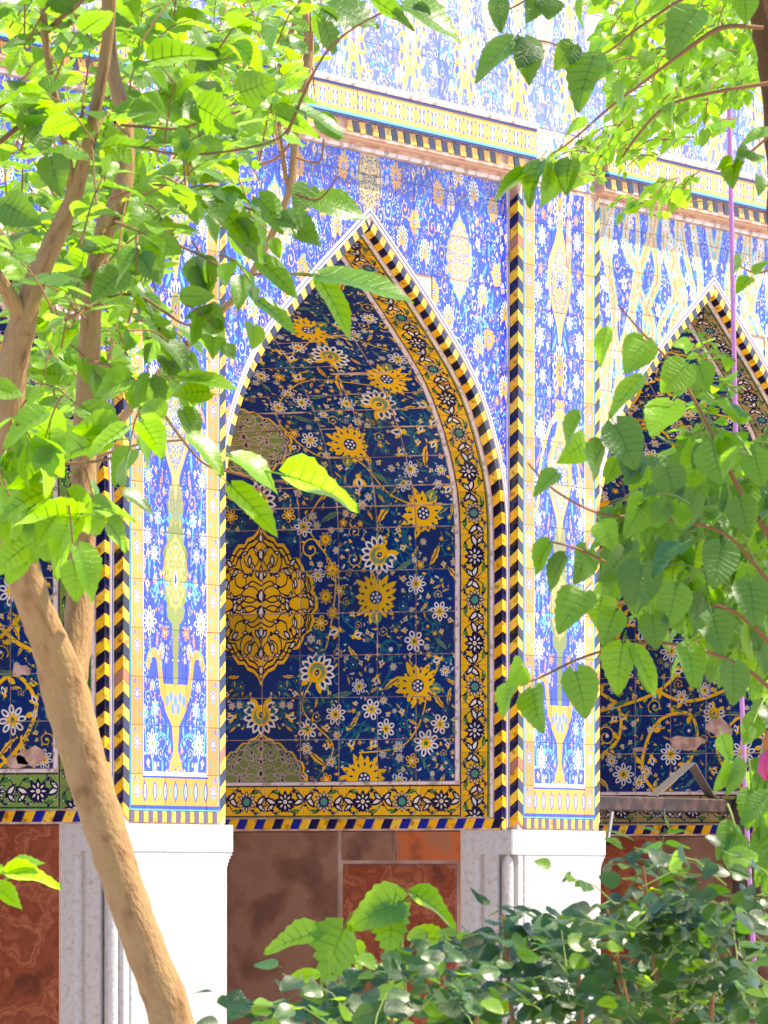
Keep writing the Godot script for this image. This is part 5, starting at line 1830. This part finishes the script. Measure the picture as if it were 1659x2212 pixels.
	base.y = 0.0
	t = thing("old_tree", "old dark-barked tree at the upper right with sunlit hanging branches", "tree", base)
	limb("trunk", [[1800, 3540, d, 150], [1780, 2600, d, 130], [1750, 1600, d, 110], [1712, 700, d, 90], [1690, 300, d, 74], [1668, 120, d, 66], [1640, 0, d, 60], [1618, -90, d, 54]], t, M.old_bark, 16, 0.09)
	for q in [[[1650, 60, 9], [1560, 60, 12], [1480, 110, 9], [1400, 170, 7], [1320, 230, 6], [1240, 300, 5], [1190, 335, 4]], [[1660, 180, 10], [1540, 200, 8], [1440, 230, 7], [1380, 290, 6], [1345, 340, 5]], [[1640, 0, 10], [1500, -10, 8], [1380, 60, 6], [1290, 120, 5], [1180, 90, 5], [1110, 85, 4]], [[1630, -40, 9], [1400, -50, 8], [1200, -30, 6], [1120, 10, 5], [1080, 30, 4]], [[1700, 260, 7], [1620, 330, 6], [1590, 345, 4], [1560, 370, 4]], [[1700, 560, 7], [1640, 590, 5], [1590, 570, 4]]]:
		var l := []
		for p in q:
			l.append([p[0], p[1], d - 0.4, p[2]])
		limb("branch", l, t, M.twig, 7, 0.03)
	hero_leaves([[1112, 80, 1021, 168, 48, 13.6, 2, 0], [1130, 84, 1152, 176, 66, 13.6, 1, 0], [1150, 95, 1120, 140, 60, 13.6, 1, 0], [1284, 122, 1236, 228, 72, 13.6, 1, 0], [1240, 95, 1200, 150, 60, 13.6, 1, 0], [1076, -6, 1082, 68, 44, 13.5, 2, 0], [1175, -10, 1128, 48, 52, 13.5, 1, 0], [1190, 0, 1185, 40, 60, 13.5, 1, 0], [1254, -10, 1252, 62, 16, 13.5, 2, 0], [1168, 350, 1128, 440, 42, 13.6, 1, 0], [1192, 352, 1186, 443, 40, 13.6, 1, 2], [1232, 345, 1218, 418, 54, 13.6, 1, 0], [1130, 372, 1058, 428, 30, 13.6, 2, 1], [1262, 272, 1196, 294, 26, 13.6, 1, 3], [1505, 22, 1436, 112, 74, 13.6, 1, 0], [1610, -8, 1612, 46, 50, 13.6, 0, 1], [1345, 180, 1330, 240, 30, 13.6, 1, 1], [1400, 110, 1390, 150, 40, 13.7, 1, 1], [1670, 280, 1600, 305, 22, 13.8, 2, 1], [1612, 335, 1570, 350, 26, 13.8, 1, 0], [1620, 345, 1655, 330, 24, 13.8, 1, 0], [1640, 380, 1645, 420, 22, 13.8, 1, 0], [1580, 350, 1540, 360, 24, 13.8, 1, 2], [1590, 355, 1575, 395, 24, 13.8, 1, 0], [1600, 570, 1570, 585, 20, 13.8, 1, 1], [1630, 590, 1655, 560, 22, 13.8, 1, 2], [1620, 600, 1590, 625, 24, 13.8, 1, 1], [1450, 225, 1440, 275, 26, 13.8, 1, 0]], t)
	twigs = Geo.new()
	pile = []
	shoots(t, [[1265, -30], [1640, -30], [1640, 130], [1600, 210], [1540, 290], [1440, 300], [1340, 300], [1280, 200]], Vector2(17.5, 20.0), 54, Vector2(0.04, 0.065), Vector2(1680, -100), [0, 1], [2, 2, 3, 3], Vector2i(4, 6), true, twigs, pile, r, 0.25, 80.0)
	shoots(t, [[1265, -30], [1640, -30], [1640, 160], [1540, 300], [1440, 310], [1330, 290]], Vector2(17.5, 20.5), 120, Vector2(0.032, 0.06), Vector2(1680, -100), [0, 1], [2, 3, 3, 3], Vector2i(4, 7), false, twigs, pile, r, 0.25, 80.0)
	shoots(t, [[1170, 320], [1300, 290], [1450, 300], [1480, 340], [1400, 360], [1300, 400], [1190, 390]], Vector2(17.5, 19.0), 30, Vector2(0.03, 0.05), Vector2(1600, 100), [0, 1], [2, 3, 3], Vector2i(4, 6), false, twigs, pile, r, 0.25, 80.0)
	shoots(t, [[1310, 420], [1440, 410], [1480, 450], [1400, 480], [1330, 480]], Vector2(17.5, 19.0), 10, Vector2(0.03, 0.05), Vector2(1600, 200), [0, 1], [2, 3, 3], Vector2i(4, 6), false, twigs, pile, r, 0.25, 70.0)
	shoots(t, [[1720, -60], [2700, -60], [2700, -1000], [1720, -900]], Vector2(11.3, 13.8), 150, Vector2(0.07, 0.11), Vector2(1750, 200), [0, 1], [0, 1, 1, 2], Vector2i(4, 6), false, twigs, pile, r, 0.3, 130.0)  # more crown out of view, added for its shade on the leaves at right
	heap("foliage", pile, t)
	node("twigs", twigs.mesh(), M.twig, t, "stuff")

	# ---- the mass of heart-shaped leaves at right
	d = 12.0
	base = _at(1760.0, 2000.0, d)
	base.y = 0.0
	t = thing("young_mulberry", "young tree with big heart-shaped leaves covering the right pier and niche", "tree", base)
	limb("trunk", [[1790, 3900, d, 60], [1770, 2900, d, 54], [1745, 2100, d, 48], [1725, 1500, d, 42], [1715, 1000, d, 36], [1700, 500, d, 28]], t, M.bark, 12, 0.05)
	for q in [[[1725, 1250, 16], [1600, 1060, 11], [1520, 900, 8], [1454, 790, 6], [1380, 710, 5], [1337, 660, 4]], [[1725, 1350, 14], [1640, 1230, 9], [1560, 1150, 8], [1430, 1120, 7], [1300, 1110, 6], [1200, 1060, 5], [1140, 1000, 4]], [[1720, 1450, 14], [1600, 1330, 9], [1480, 1290, 8], [1360, 1240, 7], [1260, 1190, 6], [1190, 1170, 4]], [[1725, 1550, 14], [1620, 1450, 9], [1500, 1400, 8], [1380, 1390, 7], [1260, 1420, 6], [1150, 1470, 5], [1090, 1470, 4]], [[1715, 1050, 12], [1640, 990, 8], [1560, 970, 6], [1460, 960, 5], [1390, 920, 4]], [[1640, 1230, 8], [1590, 1120, 6], [1560, 1000, 5], [1500, 870, 4]]]:
		var l := []
		for p in q:
			l.append([p[0], p[1], d - 0.1 - 0.0003 * (1725 - p[0]), p[2]])
		limb("branch", l, t, M.green_stem if q[0][2] < 14 else M.twig, 7, 0.02)
	hero_leaves([
		[1312, 708, 1291, 791, 35, 11.8, 2, 3], [1392, 736, 1354, 802, 70, 11.8, 0, 2], [1480, 790, 1430, 846, 79, 11.8, 0, 2], [1510, 790, 1528, 844, 63, 11.9, 0, 1], [1448, 872, 1407, 933, 59, 11.8, 0, 3], [1252, 898, 1206, 970, 37, 11.7, 1, 1], [1264, 952, 1219, 997, 45, 11.8, 1, 3], [1204, 1022, 1148, 1063, 40, 11.7, 1, 1], [1330, 918, 1380, 1012, 90, 11.7, 0, 0], [1388, 812, 1308, 897, 42, 11.8, 2, 2], [1302, 962, 1262, 1039, 45, 11.7, 1, 0], [1188, 1172, 1143, 1241, 45, 11.7, 1, 1], [1222, 1202, 1172, 1277, 43, 11.7, 1, 0], [1262, 1278, 1204, 1353, 69, 11.7, 1, 1], [1268, 1188, 1250, 1260, 52, 11.8, 0, 0], [1348, 1196, 1306, 1254, 46, 11.7, 1, 0], [1388, 1222, 1369, 1324, 99, 11.65, 0, 0], [1300, 1290, 1291, 1346, 54, 11.8, 1, 2], [1472, 1178, 1403, 1228, 34, 11.6, 1, 4], [1152, 1488, 1158, 1579, 53, 11.7, 1, 1], [1244, 1452, 1273, 1550, 83, 11.7, 0, 1], [1346, 1392, 1325, 1498, 78, 11.7, 1, 2], [1368, 1398, 1426, 1502, 43, 11.7, 2, 2], [1486, 1398, 1507, 1483, 61, 11.7, 0, 1], [1584, 1438, 1590, 1524, 67, 11.7, 0, 0], [1106, 1478, 1076, 1542, 34, 11.7, 1, 3], [1128, 1440, 1106, 1476, 32, 11.7, 0, 3], [1400, 1440, 1396, 1494, 36, 11.8, 1, 1], [1560, 1590, 1578, 1644, 31, 11.6, 2, 2], [1580, 1645, 1548, 1712, 31, 11.6, 2, 2], [1600, 1640, 1576, 1720, 35, 11.6, 2, 1], [1650, 1660, 1628, 1723, 31, 11.6, 2, 0], [1440, 1010, 1464, 1090, 77, 11.75, 0, 0], [1540, 960, 1556, 1040, 72, 11.75, 0, 1], [1500, 1070, 1460, 1150, 72, 11.75, 0, 0], [1600, 1080, 1616, 1160, 72, 11.75, 0, 0], [1560, 1180, 1544, 1268, 80, 11.7, 0, 0], [1620, 1260, 1636, 1348, 77, 11.7, 0, 0], [1460, 1270, 1444, 1358, 80, 11.7, 0, 1], [1540, 1330, 1564, 1410, 74, 11.7, 0, 0], [1390, 1080, 1358, 1160, 64, 11.75, 0, 1], [1300, 1130, 1327, 1184, 50, 11.75, 1, 2], [1330, 1320, 1303, 1392, 63, 11.7, 1, 1], [1410, 1330, 1418, 1402, 67, 11.7, 0, 0], [1630, 980, 1648, 1052, 72, 11.75, 0, 1]], t)
	twigs = Geo.new()
	pile = []
	shoots(t, [[1330, 980], [1480, 900], [1620, 900], [1680, 960], [1680, 1500], [1560, 1480], [1440, 1420], [1320, 1380], [1270, 1200]], Vector2(11.7, 13.2), 54, Vector2(0.045, 0.075), Vector2(1740, 1100), [0, 1, 5, 6], [0, 0, 1, 1, 2], Vector2i(3, 5), true, twigs, pile, r, 0.75, 110.0)
	shoots(t, [[1380, 960], [1680, 900], [1680, 1480], [1560, 1440], [1420, 1380], [1330, 1240]], Vector2(12.0, 13.8), 110, Vector2(0.045, 0.08), Vector2(1740, 1100), [0, 1, 5, 6], [0, 0, 1, 1, 2, 3], Vector2i(3, 5), false, twigs, pile, r, 0.75, 110.0)
	shoots(t, [[1440, 730], [1500, 700], [1560, 760], [1580, 880], [1500, 920], [1450, 830]], Vector2(12.2, 13.0), 14, Vector2(0.025, 0.045), Vector2(1700, 1000), [0, 1], [2, 3, 3], Vector2i(4, 6), true, twigs, pile, r, 0.2, 60.0)
	shoots(t, [[1560, 1560], [1680, 1540], [1680, 1900], [1600, 1860], [1540, 1700]], Vector2(11.4, 12.0), 9, Vector2(0.05, 0.08), Vector2(1740, 1400), [1, 2], [0, 1, 1], Vector2i(3, 4), true, twigs, pile, r, 0.8, 90.0)
	heap("foliage", pile, t)
	node("twigs", twigs.mesh(), M.green_stem, t, "stuff")

	# ---- rose bushes along the lower edge
	bush("low dense rose bush at the bottom before the white stone block", Vector2(1120, 2212), 11.6, [[[1010, 2020], [1070, 1950], [1110, 1955], [1190, 2010], [1250, 2010], [1290, 2110], [1300, 2260], [980, 2260], [980, 2110]]], 56, [4, 5, 5, 5], r)
	bush("spreading blue-green rose bush at the bottom before the brown marble", Vector2(760, 2300), 11.2, [[[540, 2180], [600, 2150], [700, 2130], [800, 2080], [900, 2090], [1000, 2050], [1030, 2110], [1040, 2280], [520, 2280]]], 60, [4, 4, 5, 5], r)
	bush("tall dark rose bush in the lower right corner", Vector2(1480, 2300), 11.4, [[[1270, 1900], [1330, 1830], [1420, 1800], [1500, 1850], [1680, 1850], [1680, 2280], [1310, 2280], [1300, 2080], [1260, 1980]], [[1330, 1940], [1600, 1900], [1660, 2200], [1340, 2200]]], 60, [4, 5, 5, 5], r)
	# the shoot that reaches out to the left over the white block
	# ---- bright young shoots
	base = _at(900.0, 2600.0, 12.4)
	base.y = 0.0
	t = thing("sapling", "bright yellow-green sapling leaves rising before the red marble slab", "sapling", base)
	limb("stem", [[930, 3700, 12.4, 16], [900, 2700, 12.4, 14], [880, 2250, 12.4, 11], [872, 2100, 12.4, 9], [868, 2030, 12.4, 7], [872, 1960, 12.4, 6]], t, M.green_stem, 7)
	limb("stem", [[872, 2110, 12.4, 7], [820, 2090, 12.38, 6], [790, 2070, 12.36, 6], [745, 2020, 12.36, 5]], t, M.green_stem, 6)
	limb("stem", [[872, 2070, 12.4, 6], [890, 2040, 12.38, 5], [895, 2020, 12.38, 4]], t, M.green_stem, 6)
	hero_leaves([[688, 2016, 566, 2038, 54, 12.3, 1, 2], [742, 2008, 690, 2130, 108, 12.3, 3, 1], [872, 1946, 742, 1994, 96, 12.3, 1, 2], [850, 1960, 835, 2065, 84, 12.3, 3, 1], [893, 1930, 999, 1988, 46, 12.3, 1, 2], [890, 2022, 990, 2032, 46, 12.3, 1, 2], [760, 2040, 790, 2100, 40, 12.35, 1, 2], [690, 2105, 600, 2120, 30, 12.3, 2, 3], [700, 2150, 650, 2200, 34, 12.3, 2, 3], [820, 2090, 880, 2130, 40, 12.3, 1, 2]], t)
	base = _at(-60.0, 2600.0, 12.0)
	base.y = 0.0
	t = thing("sapling", "two bright green leaves of a sapling at the lower left edge", "sapling", base)
	limb("stem", [[-90, 3800, 12.0, 14], [-70, 2600, 12.0, 12], [-40, 2050, 12.0, 9], [-8, 1930, 12.0, 7], [24, 1890, 12.0, 6]], t, M.green_stem, 7)
	hero_leaves([[18, 1886, 138, 1896, 44, 11.9, 1, 3], [20, 1880, 88, 1852, 30, 11.9, 1, 3], [-14, 1915, 54, 1954, 44, 11.9, 1, 3], [-20, 1880, 12, 1872, 30, 11.9, 1, 3]], t)


func bush(label: String, foot: Vector2, d: float, polys: Array, n: int, tones: Array, r: RandomNumberGenerator) -> void:
	var base := _at(foot.x, foot.y, d)
	base.y = 0.0
	var t := thing("rose_bush", label, "bush", base)
	for i in 6:
		var c := in_poly(polys[0], r)
		var top := _at(c.x, c.y, d + r.randf_range(-0.2, 0.2))
		var g := Geo.new()
		var root := base + Vector3(r.randf_range(-0.12, 0.12), 0, r.randf_range(-0.12, 0.12))
		tube(g, smooth([root, root.lerp(top, 0.4) + Vector3(0, 0.15, 0), top], 6), smooth_f([0.011, 0.007, 0.003], 6), 7, 0.04)
		node("cane", g.mesh(), M.twig, t)
	var twigs := Geo.new()
	var pile := []
	var left := 270
	for poly in polys:
		for i in n:
			var c := in_poly(poly, r)
			var dd := d + r.randf_range(-0.35, 0.5)
			var at := _at(c.x, c.y, dd)
			var out := Vector3(r.randf_range(-1, 1), r.randf_range(-0.2, 0.5), r.randf_range(-1, 1)).normalized()
			var s := r.randf_range(0.028, 0.048)
			var end := at + out * s * 2.2
			tube(twigs, [at - out * s * 1.1 - Vector3(0, s * 0.5, 0), at, end - Vector3(0, s * 0.25, 0)], [0.0013, 0.0011, 0.0006], 5)
			for j in r.randi_range(5, 7):       # a rose leaf: leaflets in pairs and one at the end
				var on := at.lerp(end, [1.0, 0.55, 0.55, 0.15, 0.15, -0.3, -0.3][j])
				var sideways := out.cross(Vector3.UP).normalized() * (0.0 if j == 0 else 1.0 if j % 2 else -1.0)
				var dirn := (out * (1.0 if j == 0 else 0.45) + sideways + Vector3(0, r.randf_range(-0.6, 0.2), 0)).normalized()
				var up := (Vector3(r.randf_range(-0.6, 0.6), r.randf_range(0.3, 1.0), r.randf_range(-0.6, 0.6)) - AWAY * r.randf_range(0.1, 1.1) + RIGHT * r.randf_range(-0.2, 0.6)).normalized()
				var x := dirn.cross(up).normalized()
				var k := s * r.randf_range(0.8, 1.15)
				var tr := Transform3D(Basis(x * k * 1.25, dirn * k, x.cross(dirn) * k), on + dirn * k * 0.15)
				var tone: int = tones[r.randi() % tones.size()]
				if r.randf() < 0.12:
					tone = 2
				if left > 0:
					left -= 1
					leaf_node("leaf", 4, tone, tr, t)
				else:
					pile.append([4, tone, tr])
	heap("foliage", pile, t)
	node("twigs", twigs.mesh(), M.green_stem, t, "stuff")
